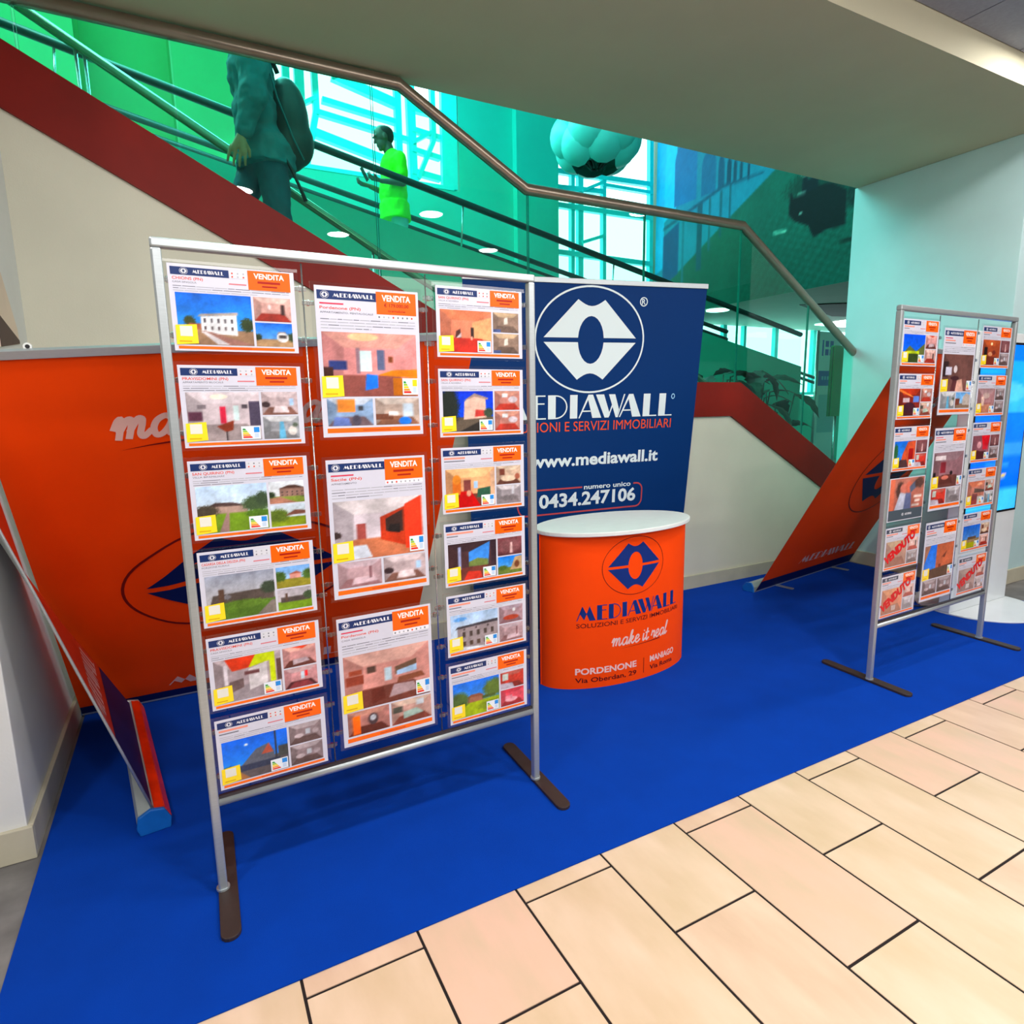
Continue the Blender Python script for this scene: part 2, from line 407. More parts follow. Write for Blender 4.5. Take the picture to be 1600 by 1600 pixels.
        a = np.ones((len(lc), 4), np.float32); a[:, :3] = np.array(lc, np.float32).reshape(-1, 3)
        ca.data.foreach_set('color', a.ravel())
        me.materials.append(material)
        o = bpy.data.objects.new(name, me); return link(o, parent)

# ================================================================== the setting
def struct(name, mb, m, bevel=0, parent=None):
    o = mb.build(name, m, parent, bevel=bevel)
    if parent is None: o['kind'] = 'structure'
    return o
YW = 3.56          # plane of the wall under the staircase
ZS = 3.232         # underside of the soffit beam

# floor: grey stone beyond the carpet line, beige tiles in the mall aisle
fl = MB()
fl.box((-6, 1.50, -0.12), (16, 10.3, -0.001))
fl.cur = 1; fl.box((-6, -3.4, -0.12), (16, 1.50, -0.0025))
floor = fl.build('floor', [m_greyfloor, m_grout]); floor['kind'] = 'structure'
TW, TL = 0.314, 0.590
tile_me = []
for k, tm in enumerate((m_tile, m_tile2, m_tile3)):
    b = MB(); g = 0.0040
    b.box((g, g, -0.0025), (TW - g, TL - g, 0.0))
    o = b.build('tile', tm, floor, bevel=0.0006); tile_me.append(o)
first = [True]*3
for i in range(-8, 16):
    x = 0.773 + TW*i
    y0 = 1.428 if i % 2 == 0 else 1.137
    for j in range(-6, 1):
        y = y0 + TL*j
        if y > 1.49 or y < -1.4: continue
        k = random.randrange(3)
        if y + TL > 1.60:      # cut tile at the carpet line
            b = MB(); b.box((0.0040, 0.0040, -0.0025), (TW - 0.0040, 1.50 - y, 0.0)); o = b.build('tile', (m_tile, m_tile2, m_tile3)[k], floor)
            o.location = (x, y, 0); continue
        if first[k]: o = tile_me[k]; first[k] = False
        else: o = tile_me[k].copy(); COL.objects.link(o)
        o.location = (x, y, 0)
# carpet
cp = MB(); cp.box((-0.535, 1.487, 0.0), (5.25, 3.555, 0.006))
tag(cp.build('carpet', m_carpet, bevel=0.002), 'bright blue carpet laid under the whole stand', 'carpet')

# left column, right pillar, soffit beam, hall ceiling
struct('wall_left', MB().box((-3.2, 2.395, 0), (-0.565, YW + .1, ZS)), m_white, 0.004)
struct('baseboard_left', MB().box((-3.2, 2.378, 0), (-0.548, 2.395, 0.115)).box((-0.565, 2.395, 0), (-0.548, YW, 0.115)), m_basebd, 0.003)
struct('wall_right', MB().box((5.305, 2.40, 0), (8.2, YW + .12, ZS)), mat('cyan_lit_white', C(188, 218, 220), 0.65, noise=0.03, nscale=4, bump=0.1, bscale=140), 0.004)  # white pillar, cyan atrium light tinted into its base colour
struct('baseboard_right', MB().box((5.288, 2.383, 0), (8.2, 2.40, 0.115)).box((5.288, 2.40, 0), (5.305, YW, 0.115)), m_basebd, 0.003)
struct('unseen_wall_front', MB().box((-6, -3.6, 0), (14, -3.4, 3.5)), m_white)  # this and both aisle walls: unseen, added to cut the sky ambient
struct('unseen_wall_left', MB().box((-6.2, -3.6, 0), (-6, 3.6, 3.5)), m_white)
struct('unseen_wall_right', MB().box((14, -3.6, 0), (14.2, 3.6, 3.5)), m_white)
struct('trim_1', MB().box((-6, 2.12, ZS), (14, YW + .1, 3.55)), m_soffit)
struct('unseen_lid_atrium', MB().box((-5.4, YW, 7.6), (15.5, 10.4, 7.8)).box((-6, YW + .02, 3.5), (15.5, YW + .1, 7.8)).box((15.3, YW, 3.1), (15.5, 10.2, 7.6)), m_white)  # unseen solid lid and sides, added to keep sky light out
ce = MB(); ce.box((-6, -3.4, 3.405), (14, 2.12, 3.55))
ceil = ce.build('ceiling', mat('ceiling_grid_joint', C(60, 58, 58), 0.9, noise=0.1, nscale=20)); ceil['kind'] = 'structure'  # dark slab that forms the joints between the panels
pm = MB().box((0.004, 0.004, -0.012), (0.596, 0.596, 0.0)).mesh('ceiling_panel'); pm.materials.append(m_ceil)
for i in range(-4, 14):
    for j in range(0, 8):
        o = bpy.data.objects.new('ceiling_panel', pm); link(o, ceil); o.location = (0.22 + 0.6*i, 2.12 - 0.6*(j + 1), 3.405)

# wall under the stairs
def ztop(x):   # upper edge of the red stringer
    if x < 2.147: return 1.600 + (2.147 - x)*0.525
    if x < 3.885: return 1.600
    return 1.600 - (x - 3.885)*0.577
def zbot(x):
    if x < 2.06: return 1.343 + (2.06 - x)*0.532
    if x < 3.80: return 1.343
    return 1.343 - (x - 3.80)*0.567
wx = [-0.565, 2.06, 3.80, 5.305]
wb = MB(); wb.prism([(x, YW, zbot(x) + 0.02) for x in wx] + [(5.305, YW, 0), (-0.565, YW, 0)], (0, 0.10, 0))
struct('wall_back', wb, m_cream)
struct('baseboard_back', MB().box((-0.55, YW - 0.016, 0), (5.29, YW, 0.11)), m_basebd, 0.003)

# ------------------------------------------------------------------ staircase
stair = empty('staircase', loc=(0, 0, 0), label='staircase with red stringer and green glass balustrade above the cream wall', cat='staircase')
for nm, xs in (('stringer', [-1.7, 2.147]), ('stringer', [2.147, 3.885]), ('stringer', [3.885, 6.45])):
    a, b_ = xs; zb0 = {(-1.7): zbot(-1.7), 2.147: zbot(2.06), 3.885: zbot(3.80)}[a]
    xa = {-1.7: -1.7, 2.147: 2.06, 3.885: 3.80}[a]; xb = {2.147: 2.06, 3.885: 3.80, 6.45: 6.0}[b_]
    q = MB(); q.prism([(a, YW - 0.02, ztop(a)), (b_, YW - 0.02, ztop(b_)), (xb, YW - 0.02, zbot(xb)), (xa, YW - 0.02, zbot(xa))], (0, 0.15, 0))
    q.build(nm, m_red, stair)
for k in range(10):
    x1 = 2.147 - 0.305*k; z = 1.35 + 0.16*(k + 1)
    MB().box((x1 - 0.305, YW + .13, z - 0.19), (x1 + 0.02, 4.95, z)).build('step', m_stone, stair)
MB().box((2.147, YW + .13, 1.2), (3.885, 4.95, 1.35)).build('landing', m_stone, stair)
for k in range(8):
    x0 = 3.885 + 0.289*k; z = 1.35 - 0.16*(k + 1)
    MB().box((x0 - .02, YW + .13, max(0, z - 0.19)), (x0 + 0.289, 4.95, z)).build('step', m_stone, stair)
RAIL = [(-1.7, 3.19), (1.23, 3.19), (2.02, 2.762), (3.885, 2.756), (5.40, 1.81), (6.3, 1.24)]
def zr(x):
    for (a, za), (b, zb) in zip(RAIL, RAIL[1:]):
        if a <= x <= b: return za + (zb - za)*(x - a)/(b - a)
MB().tube([(x, YW + 0.03, z) for x, z in RAIL], 0.033, 16).build('handrail', m_bronze, stair, smooth=True)
JX = [-1.4, -0.46, 0.125, 1.075, 2.03, 2.95, 3.872, 4.68, 5.50, 6.2]
for a, b in zip(JX, JX[1:]):
    xs = [a + .005] + [x for x in (1.23, 2.02, 2.147, 3.885, 5.40) if a + .006 < x < b - .006] + [b - .005]
    top = [(x, YW + 0.022, zr(x) - 0.02) for x in xs]; bot = [(x, YW + 0.022, ztop(x) - 0.01) for x in reversed(xs)]
    g = MB(); n = len(xs)*2; P_ = top + bot; Q_ = [(p[0], p[1] + 0.014, p[2]) for p in P_]
    g.add(P_, [list(range(n))]); g.add(Q_, [list(range(n))[::-1]])
    g.cur = 1; vv = P_ + Q_
    g.add(vv, [(i, (i + 1) % n, (i + 1) % n + n, i + n) for i in range(n)])
    g.build('glass_panel', [m_glass, m_gedge], stair, merge=True)
# far side handrail of the flight
MB().tube([(-1.2, 5.0, 4.16), (1.58, 5.0, 2.595), (2.2, 5.0, 2.28), (3.9, 5.0, 2.26), (6.0, 5.0, 1.05)], 0.030, 12).build('inner_handrail', mat('grey_green_tube', C(120, 140, 116), 0.25, 0.7, noise=0.05, nscale=20), stair, smooth=True)
for x in (-0.35, 1.45, 2.2, 3.9):
    zt = 2.595 + (1.58 - x)*0.563 if x < 1.58 else 2.27
    for dx in (0, 0.045):
        MB().tube([(x + dx, 5.0, zt - 0.03), (x + dx, 5.0, zt - 0.95)], 0.010, 8).build('baluster', m_steel, stair, smooth=True)

# ------------------------------------------------------------------ atrium behind the stairs
struct('wall_atrium', MB()
       .box((-5.2, 10.0, 0), (-0.70, 10.25, 7.6)).box((0.34, 10.0, 0), (1.36, 10.25, 7.6)), m_green)
struct('wall_niche', MB().box((-0.70, 10.9, 0), (0.34, 11.1, 7.6)).box((-0.9, 10.25, 0), (-0.70, 11.0, 7.6)).box((0.34, 10.25, 0), (0.5, 11.0, 7.6)), m_green)
struct('wall_atrium_back', MB()
       .box((1.36, 10.0, 0), (4.40, 10.25, 4.90)).box((4.40, 10.0, 0), (6.20, 10.25, 7.6)).box((6.20, 10.0, 0), (8.52, 10.25, 3.45))
       .box((5.38, 9.86, 0), (6.20, 10.0, 7.6)), m_teal)
struct('wall_atrium_left', MB().box((-5.4, YW, 0), (-5.2, 10.25, 7.6)), m_green)
struct('wall_atrium_side', MB().box((8.52, 5.35, 3.10), (15.5, 10.25, 7.6)), mat('lobby_soffit', C(158, 172, 158), 0.7, noise=0.03, nscale=3))
struct('wall_lobby', MB().box((8.52, 10.0, 0), (9.70, 10.25, 3.1)).box((9.70, 10.0, 0), (15.5, 10.25, 1.55)).box((15.3, 3.7, 0), (15.5, 10.2, 3.1)), m_tealdk)
def window(n, x0, x1, z0, z1, bars, label):
    r = empty('window_%d' % n, loc=(x0, 10.1, z0)); r['kind'] = 'structure'; r['label'] = label
    MB().box((0, 0.06, 0), (x1 - x0, 0.07, z1 - z0)).build('pane', m_winglass, r)
    for i, (xa, za, xb, zb, t) in enumerate(bars):
        y = -0.003*i
        MB().bar((xa - x0, y, za - z0), (xb - x0, y, zb - z0), t, 0.10, (0, 1, 0)).build('window_bar', m_cyan, r)
    return r
_W1 = [(1.84,7.6,1.76,5.02,.097),(2.0,7.4,1.97,5.85,.129),(2.2,7.4,2.19,5.73,.086),(2.19,5.73,2.01,4.99,.086),(2.01,5.79,2.21,5.91,.054),(2.28,5.89,3.43,5.78,.075),(2.18,5.71,3.57,5.56,.075),(2.16,5.42,3.2,5.21,.118),(2.44,6.24,3.44,6.03,.129),(3.43,7.5,3.41,4.92,.097),(3.62,7.5,3.63,4.92,.129),(3.64,6.03,4.14,6.01,.108),(3.63,5.72,4.11,5.67,.075),(3.62,5.43,4.09,5.37,.075),(3.6,5.11,4.08,5.06,.086),(3.62,5.52,3.96,5.73,.054),(3.99,7.5,3.98,5.6,.075),(3.98,5.6,3.7,5.01,.065),(4.27,7.5,4.23,4.92,.258),(1.40,4.93,4.3,4.93,.06),(1.40,6.9,4.3,6.9,.1)]
_W2 = [(6.63,7.5,6.63,3.5,.075),(6.79,7.5,6.8,3.5,.108),(7.3,7.5,7.33,3.5,.075),(8.38,7.5,8.45,3.5,.086),(6.23,5.71,7.28,5.73,.065),(6.23,5.51,8.43,5.58,.086),(6.23,5.24,7.28,5.3,.086),(7.28,5.42,8.44,5.43,.06),(6.22,4.95,8.45,4.97,.086),(6.22,4.16,8.47,4.13,.086),(6.82,5.25,7.28,5.46,.054),(6.82,4.37,7.29,4.53,.054)]
_W3 = [(9.75,3.08,9.75,1.6,.08),(10.5,3.08,10.55,1.6,.10),(11.1,3.08,11.1,1.6,.07),(12.1,3.08,12.1,1.6,.10),(13.4,3.08,13.4,1.6,.1),(9.7,1.62,15,1.62,.06),(9.7,2.35,12.2,1.98,.06)]
window(1, 1.36, 4.40, 4.90, 7.6, _W1, 'tall bright window with cyan-lit frames behind the two people')
window(2, 6.20, 8.52, 3.45, 7.6, _W2, 'tall bright window with cyan-lit frames behind the petal lamp')
window(3, 9.70, 15.3, 1.55, 3.1, _W3, 'low bright cyan window of the lobby behind the green panel')

# moving walkway sloping down to the right
ramp = empty('moving_walkway', loc=(0, 6.5, 0), label='sloping moving walkway with dark handrails crossing the atrium', cat='walkway')
def zw(x): return 3.64 + (2.72 - x)*0.213
XA, XB = -4.5, 12.0
def rb(x0, x1, y0, y1, zo0, zo1, name, m):
    q = MB(); q.add([(x0,y0,zw(x0)+zo0),(x1,y0,zw(x1)+zo0),(x1,y1,zw(x1)+zo0),(x0,y1,zw(x0)+zo0),(x0,y0,zw(x0)+zo1),(x1,y0,zw(x1)+zo1),(x1,y1,zw(x1)+zo1),(x0,y1,zw(x0)+zo1)],
                    [(0,3,2,1),(4,5,6,7),(0,1,5,4),(1,2,6,5),(2,3,7,6),(3,0,4,7)])
    o = q.build(name, m, ramp); return o
rb(XA, 8.4, 0.0, 0.08, -1.35, -0.47, 'side_cladding', m_tealdk)
rb(XA, 8.4, 0.08, 1.55, -1.15, -0.95, 'deck', m_stone)
rb(XA, 8.4, 1.55, 1.62, -1.35, 0.0, 'side_cladding', m_teal)
rb(XA, 8.4, 0.03, 0.045, -0.47, -0.02, 'glass_side', m_winglass)
MB().tube([(XA, 0.04, zw(XA)), (8.4, 0.04, zw(8.4))], 0.035, 10).build('handrail', m_dark, ramp, smooth=True)
for dz in (0.20, 0.07):
    MB().tube([(XA, 1.5, zw(XA) + dz), (8.4, 1.5, zw(8.4) + dz)], 0.036, 8).build('far_handrail', m_dark, ramp, smooth=True)
for x in (-0.6, 0.9, 2.9, 4.9):
    MB().tube([(x, 0.03, zw(x) - 0.04), (x - 0.03, 0.03, zw(x) - 0.45)], 0.010, 8).build('glass_clamp', m_steel, ramp, smooth=True)
# lobby rails behind the window glass
for dz in (0, -0.11):
    o = MB().tube([(9.0, 9.6, 2.74 + dz + .05), (15.0, 9.6, 1.46 + dz + .05)], 0.035, 8).build('lobby_rail', m_dark, smooth=True)
    tag(o, ('upper' if dz == 0 else 'lower') + ' dark sloping rail crossing the low lobby window', 'rail')

# ================================================================== painted pictures (flat prints)
def hexs(c): return np.array([int(c[i:i+2], 16)/255 for i in (0, 2, 4)])
def paint(wd_, ht_, ops, seed=0, grain=0.02, gam=1.22, mottle=0.12):
    SS = 4; wd, ht = wd_*SS, ht_*SS
    rs = np.random.RandomState(seed)
    X, Y = np.meshgrid(np.linspace(0, 1, wd), np.linspace(0, 1, ht)); A = np.zeros((ht, wd, 3)) + .5
    N = np.kron(rs.rand(ht_*2, wd_*2), np.ones((2, 2)))
    for op in ops:
        k = op[0]
        if k == 'g': A[:] = hexs(op[2])[None, None]*(1 - Y[..., None]) + hexs(op[1])[None, None]*Y[..., None]; continue
        if k == 'r': m = (X >= op[1])*(Y >= op[2])*(X <= op[3])*(Y <= op[4]); c = op[5]
        elif k == 'e': m = ((X-op[1])/op[3])**2 + ((Y-op[2])/op[4])**2 <= 1; c = op[5]
        elif k == 'b': m = ((X-op[1])/op[3])**2 + ((Y-op[2])/op[4])**2 <= 0.55 + 0.75*N; c = op[5]
        elif k == 'p':
            pts = op[1]; c = op[2]; m = np.zeros_like(X, bool); n = len(pts); j = n - 1
            for i in range(n):
                xi, yi = pts[i]; xj, yj = pts[j]
                cond = ((yi > Y) != (yj > Y)) & (X < (xj-xi)*(Y-yi)/((yj-yi) or 1e-9) + xi); m ^= cond; j = i
        A[m.astype(bool)] = hexs(c)
        if k == 'b': A[m.astype(bool)] *= (0.8 + 0.4*rs.rand(int(m.sum())))[:, None]
    A = A.reshape(ht_, SS, wd_, SS, 3).mean((1, 3))
    A += grain*(rs.rand(ht_, wd_, 1) - .5)*2
    if mottle:
        def up(n, m):
            q = rs.rand(m, n); xi = np.linspace(0, n-1, wd_); yi = np.linspace(0, m-1, ht_)
            q = np.stack([np.interp(xi, np.arange(n), row) for row in q]); return np.stack([np.interp(yi, np.arange(m), q[:, i]) for i in range(wd_)], 1)
        A = A*(1 + mottle*1.6*(up(5, 4) - .5) + mottle*1.1*(up(14, 11) - .5) + mottle*.7*(up(max(3, wd_//2), max(3, ht_//2)) - .5))[..., None]
    A = np.clip(A, 0, 1); g = A.mean(2, keepdims=True); A = np.clip(g + (A - g)*1.22, 0, 1)**gam
    return A

def room(wall, floor_, ceil_, items=(), vx=.5, vy=.45):
    o = [('g', wall, wall), ('p', [(0,1),(1,1),(.78,.76),(.22,.76)], ceil_), ('p', [(0,0),(1,0),(.8,.34),(.2,.34)], floor_)]
    dk = ''.join('%02x' % int(int(wall[i:i+2], 16)*.86) for i in (0, 2, 4))
    o.append(('p', [(0,0),(0,1),(.22,.76),(.2,.34)], dk))
    return o + list(items)
def house(sky, sky2, grass, wall, roof, items=(), x0=.25, x1=.8, y0=.3, y1=.58):
    o = [('g', sky, sky2), ('r', 0, 0, 1, y0+.02, grass), ('b', .06, y0+.1, .12, .14, '3c4a34'), ('b', .95, y0+.12, .13, .18, '44523a'),
         ('r', x0, y0, x1, y1, wall), ('p', [(x0-.03,y1),(x1+.03,y1),((x0+x1)/2+.1,y1+.14),((x0+x1)/2-.1,y1+.14)], roof)]
    n = 5
    for i in range(n):
        cx = x0 + (x1-x0)*(i+.5)/n
        o += [('r', cx-.018, y0+.16, cx+.018, y0+.23, '4a4444'), ('r', cx-.018, y0+.03, cx+.018, y0+.11, '5a4c48')]
    return o + list(items)

# landscape / portrait photo sets ---------------------------------------------------------
T = {}   # thumbnails
T['salmon'] = room('d8b4ae', 'a04438', 'e6cac4', [('r',.72,.3,.82,.72,'4a3636'), ('e',.42,.6,.04,.1,'f0e6e8')])
T['lot'] = house('2a7ad8', '9cc8ee', 'b49a7c', 'c8c4c0', 'a89c98', [('e',.72,.4,.16,.2,'e8e8ea'), ('r',.62,.36,.82,.5,'5a5252')], .6, .8, .3, .5)
T['bed'] = room('c6b8bc', '8a6a62', 'd8ccd0', [('p',[(.3,.1),(.75,.1),(.68,.38),(.36,.38)],'e2d6da'), ('r',.76,.4,.88,.7,'b8d2f0'), ('e',.12,.45,.12,.12,'4a3c40')])
T['bath'] = room('a8aab0', '8c8c90', 'd4d6da', [('p',[(.42,0),(.62,0),(.56,.75),(.46,.75)],'7ab4d0'), ('e',.8,.35,.12,.2,'d8d4d2'), ('b',.88,.6,.08,.1,'6a7468')])
T['villa'] = house('dfe6ee', 'eef0f4', '8a9a50', '9a8078', '5a443e', [('p',[(0,0),(.8,0),(.3,.3),(0,.25)],'b08878')], .3, 1.0, .3, .66)
T['garden'] = [('g','d8e4f0','cfd8dc'), ('r',0,0,1,.42,'8a9a34'), ('b',.22,.5,.3,.3,'6a7c38'), ('p',[(.4,.48),(1,.52),(1,.66),(.7,.72)],'8a6258')]
T['ruin'] = [('g','b8b4bc','d0ccd0'), ('r',0,0,1,.4,'7e9a38'), ('r',.1,.36,.95,.6,'5e5654'), ('b',.9,.6,.16,.2,'4c5a44'), ('r',.22,.4,.3,.78,'6a5850')]
T['pink'] = [('g','8cb8e8','c8d8e8'), ('r',0,0,1,.42,'9a9448'), ('r',.4,.4,.72,.62,'d8a8a0'), ('p',[(.36,.62),(.76,.62),(.6,.74)],'a86a5a'), ('b',.1,.55,.2,.24,'56703c'), ('b',.92,.55,.16,.24,'5a7440')]
T['rose'] = room('d0a4a4', '6c4440', 'e0b8b0', [('p',[(.3,.12),(.8,.2),(.7,.4),(.3,.36)],'c8b8c0'), ('p',[(.2,1),(.8,1),(.6,.84)],'d0583c')])
T['salon'] = room('cba0a4', '5c3038', 'c8b0b4', [('r',.5,.4,.6,.75,'d0dce8'), ('r',.62,.5,.7,.78,'d23a44'), ('p',[(.1,0),(.9,0),(.7,.3),(.3,.3)],'8c4850')])
T['grey'] = room('9a8c90', '6e5c5c', 'b8aeb2', [('e',.3,.4,.14,.1,'c8bcc0'), ('r',.5,.42,.64,.68,'c0c4cc'), ('e',.8,.5,.1,.14,'b4a8ac')])
T['blue'] = room('9ab0cc', '7a6a70', 'c8d0dc', [('r',.22,.5,.6,.95,'e09a50'), ('p',[(.1,0),(.5,0),(.45,.3),(.16,.34)],'7a8cc0'), ('r',.66,.55,.78,.72,'4a4c54'), ('e',.62,.2,.1,.2,'5a5664')])
T['study'] = room('c4b4ac', '94705e', 'd8cec8', [('r',.62,.3,.85,.78,'d8e6f4'), ('r',.0,.2,.4,.42,'7a5444'), ('e',.66,.14,.14,.16,'3a8ce4'), ('r',.3,.35,.52,.5,'eceaea')])
T['orange'] = room('b88a84', '6a3830', 'c89c90', [('r',.12,.05,.3,.8,'ee7a10'), ('e',.6,.55,.12,.24,'5a4a50'), ('e',.6,.6,.07,.12,'d0d4dc')])
T['table'] = room('c8a8a0', '8a5246', 'd4c0b4', [('p',[(.3,.2),(.8,.3),(.62,.55),(.3,.48)],'b8ccc4'), ('r',.05,.5,.28,.75,'5a5a54'), ('r',.62,.66,.8,.9,'dce2ea')])
T['cave'] = room('a08c80', '7a6a62', 'c8b49c', [('p',[(.42,.4),(.58,.44),(.56,.78),(.44,.72)],'e8e4dc'), ('r',0,0,.3,.16,'5a6890')])
T['hall'] = room('c09088', 'b04c40', 'd0a496', [('r',.3,.66,.52,.86,'e8ecf0'), ('e',.72,.55,.18,.16,'d0c8d0')])
T['arm'] = room('c8b4a4', '6a4a40', 'd8c8b8', [('e',.5,.32,.3,.16,'dccab8'), ('r',.15,.5,.35,.85,'7a4c40'), ('e',.85,.4,.1,.16,'a06a5a')])
T['silver'] = room('b0aab0', '948c90', 'd8d4d8', [('b',.5,.3,.4,.16,'8a8488'), ('r',.62,.5,.72,.95,'dcdce4')])
T['wine'] = [('g','8a5a60','6a4248'), ('b',.5,.5,.45,.4,'8c6468'), ('p',[(.5,.1),(.62,.1),(.6,.7),(.52,.7)],'e0c4c4')]
T['arch'] = [('g','2c8ae0','9cc8ea'), ('r',0,0,1,.36,'7a8a48'), ('p',[(.5,.2),(1,.2),(1,.95),(.7,.9)],'c8b090'), ('e',.78,.5,.1,.2,'8a5c44'), ('b',.2,.36,.2,.14,'5c7438')]
T['sofa'] = room('b098a0', '8c7078', 'b8a8b4', [('e',.5,.3,.32,.14,'a8503c'), ('e',.62,.72,.06,.1,'eef0f4')])
T['bed2'] = room('c0a8ae', '9c7c80', 'c8b8c0', [('p',[(.3,.1),(.9,.16),(.8,.36),(.36,.36)],'d8c4cc'), ('r',.7,.3,.76,.75,'8a6a70')])
T['red'] = room('c05044', '8a3a38', 'b87068', [('r',.1,.5,.34,.88,'c4ccc8'), ('p',[(0,0),(.6,0),(.5,.3),(0,.36)],'c0b8c4')])
T['pinkroom'] = room('d86878', 'a04048', 'c05060', [('e',.45,.35,.26,.14,'e6b4bc'), ('r',.2,.4,.5,.6,'dc98a4')])
T['shed'] = [('g','7ab0e0','c4d8ea'), ('r',0,0,1,.3,'8c7a6c'), ('p',[(.5,.2),(1,.2),(1,.8),(.72,.95),(.5,.7)],'bcb4b0'), ('r',0,.2,.3,.6,'7a4c40')]

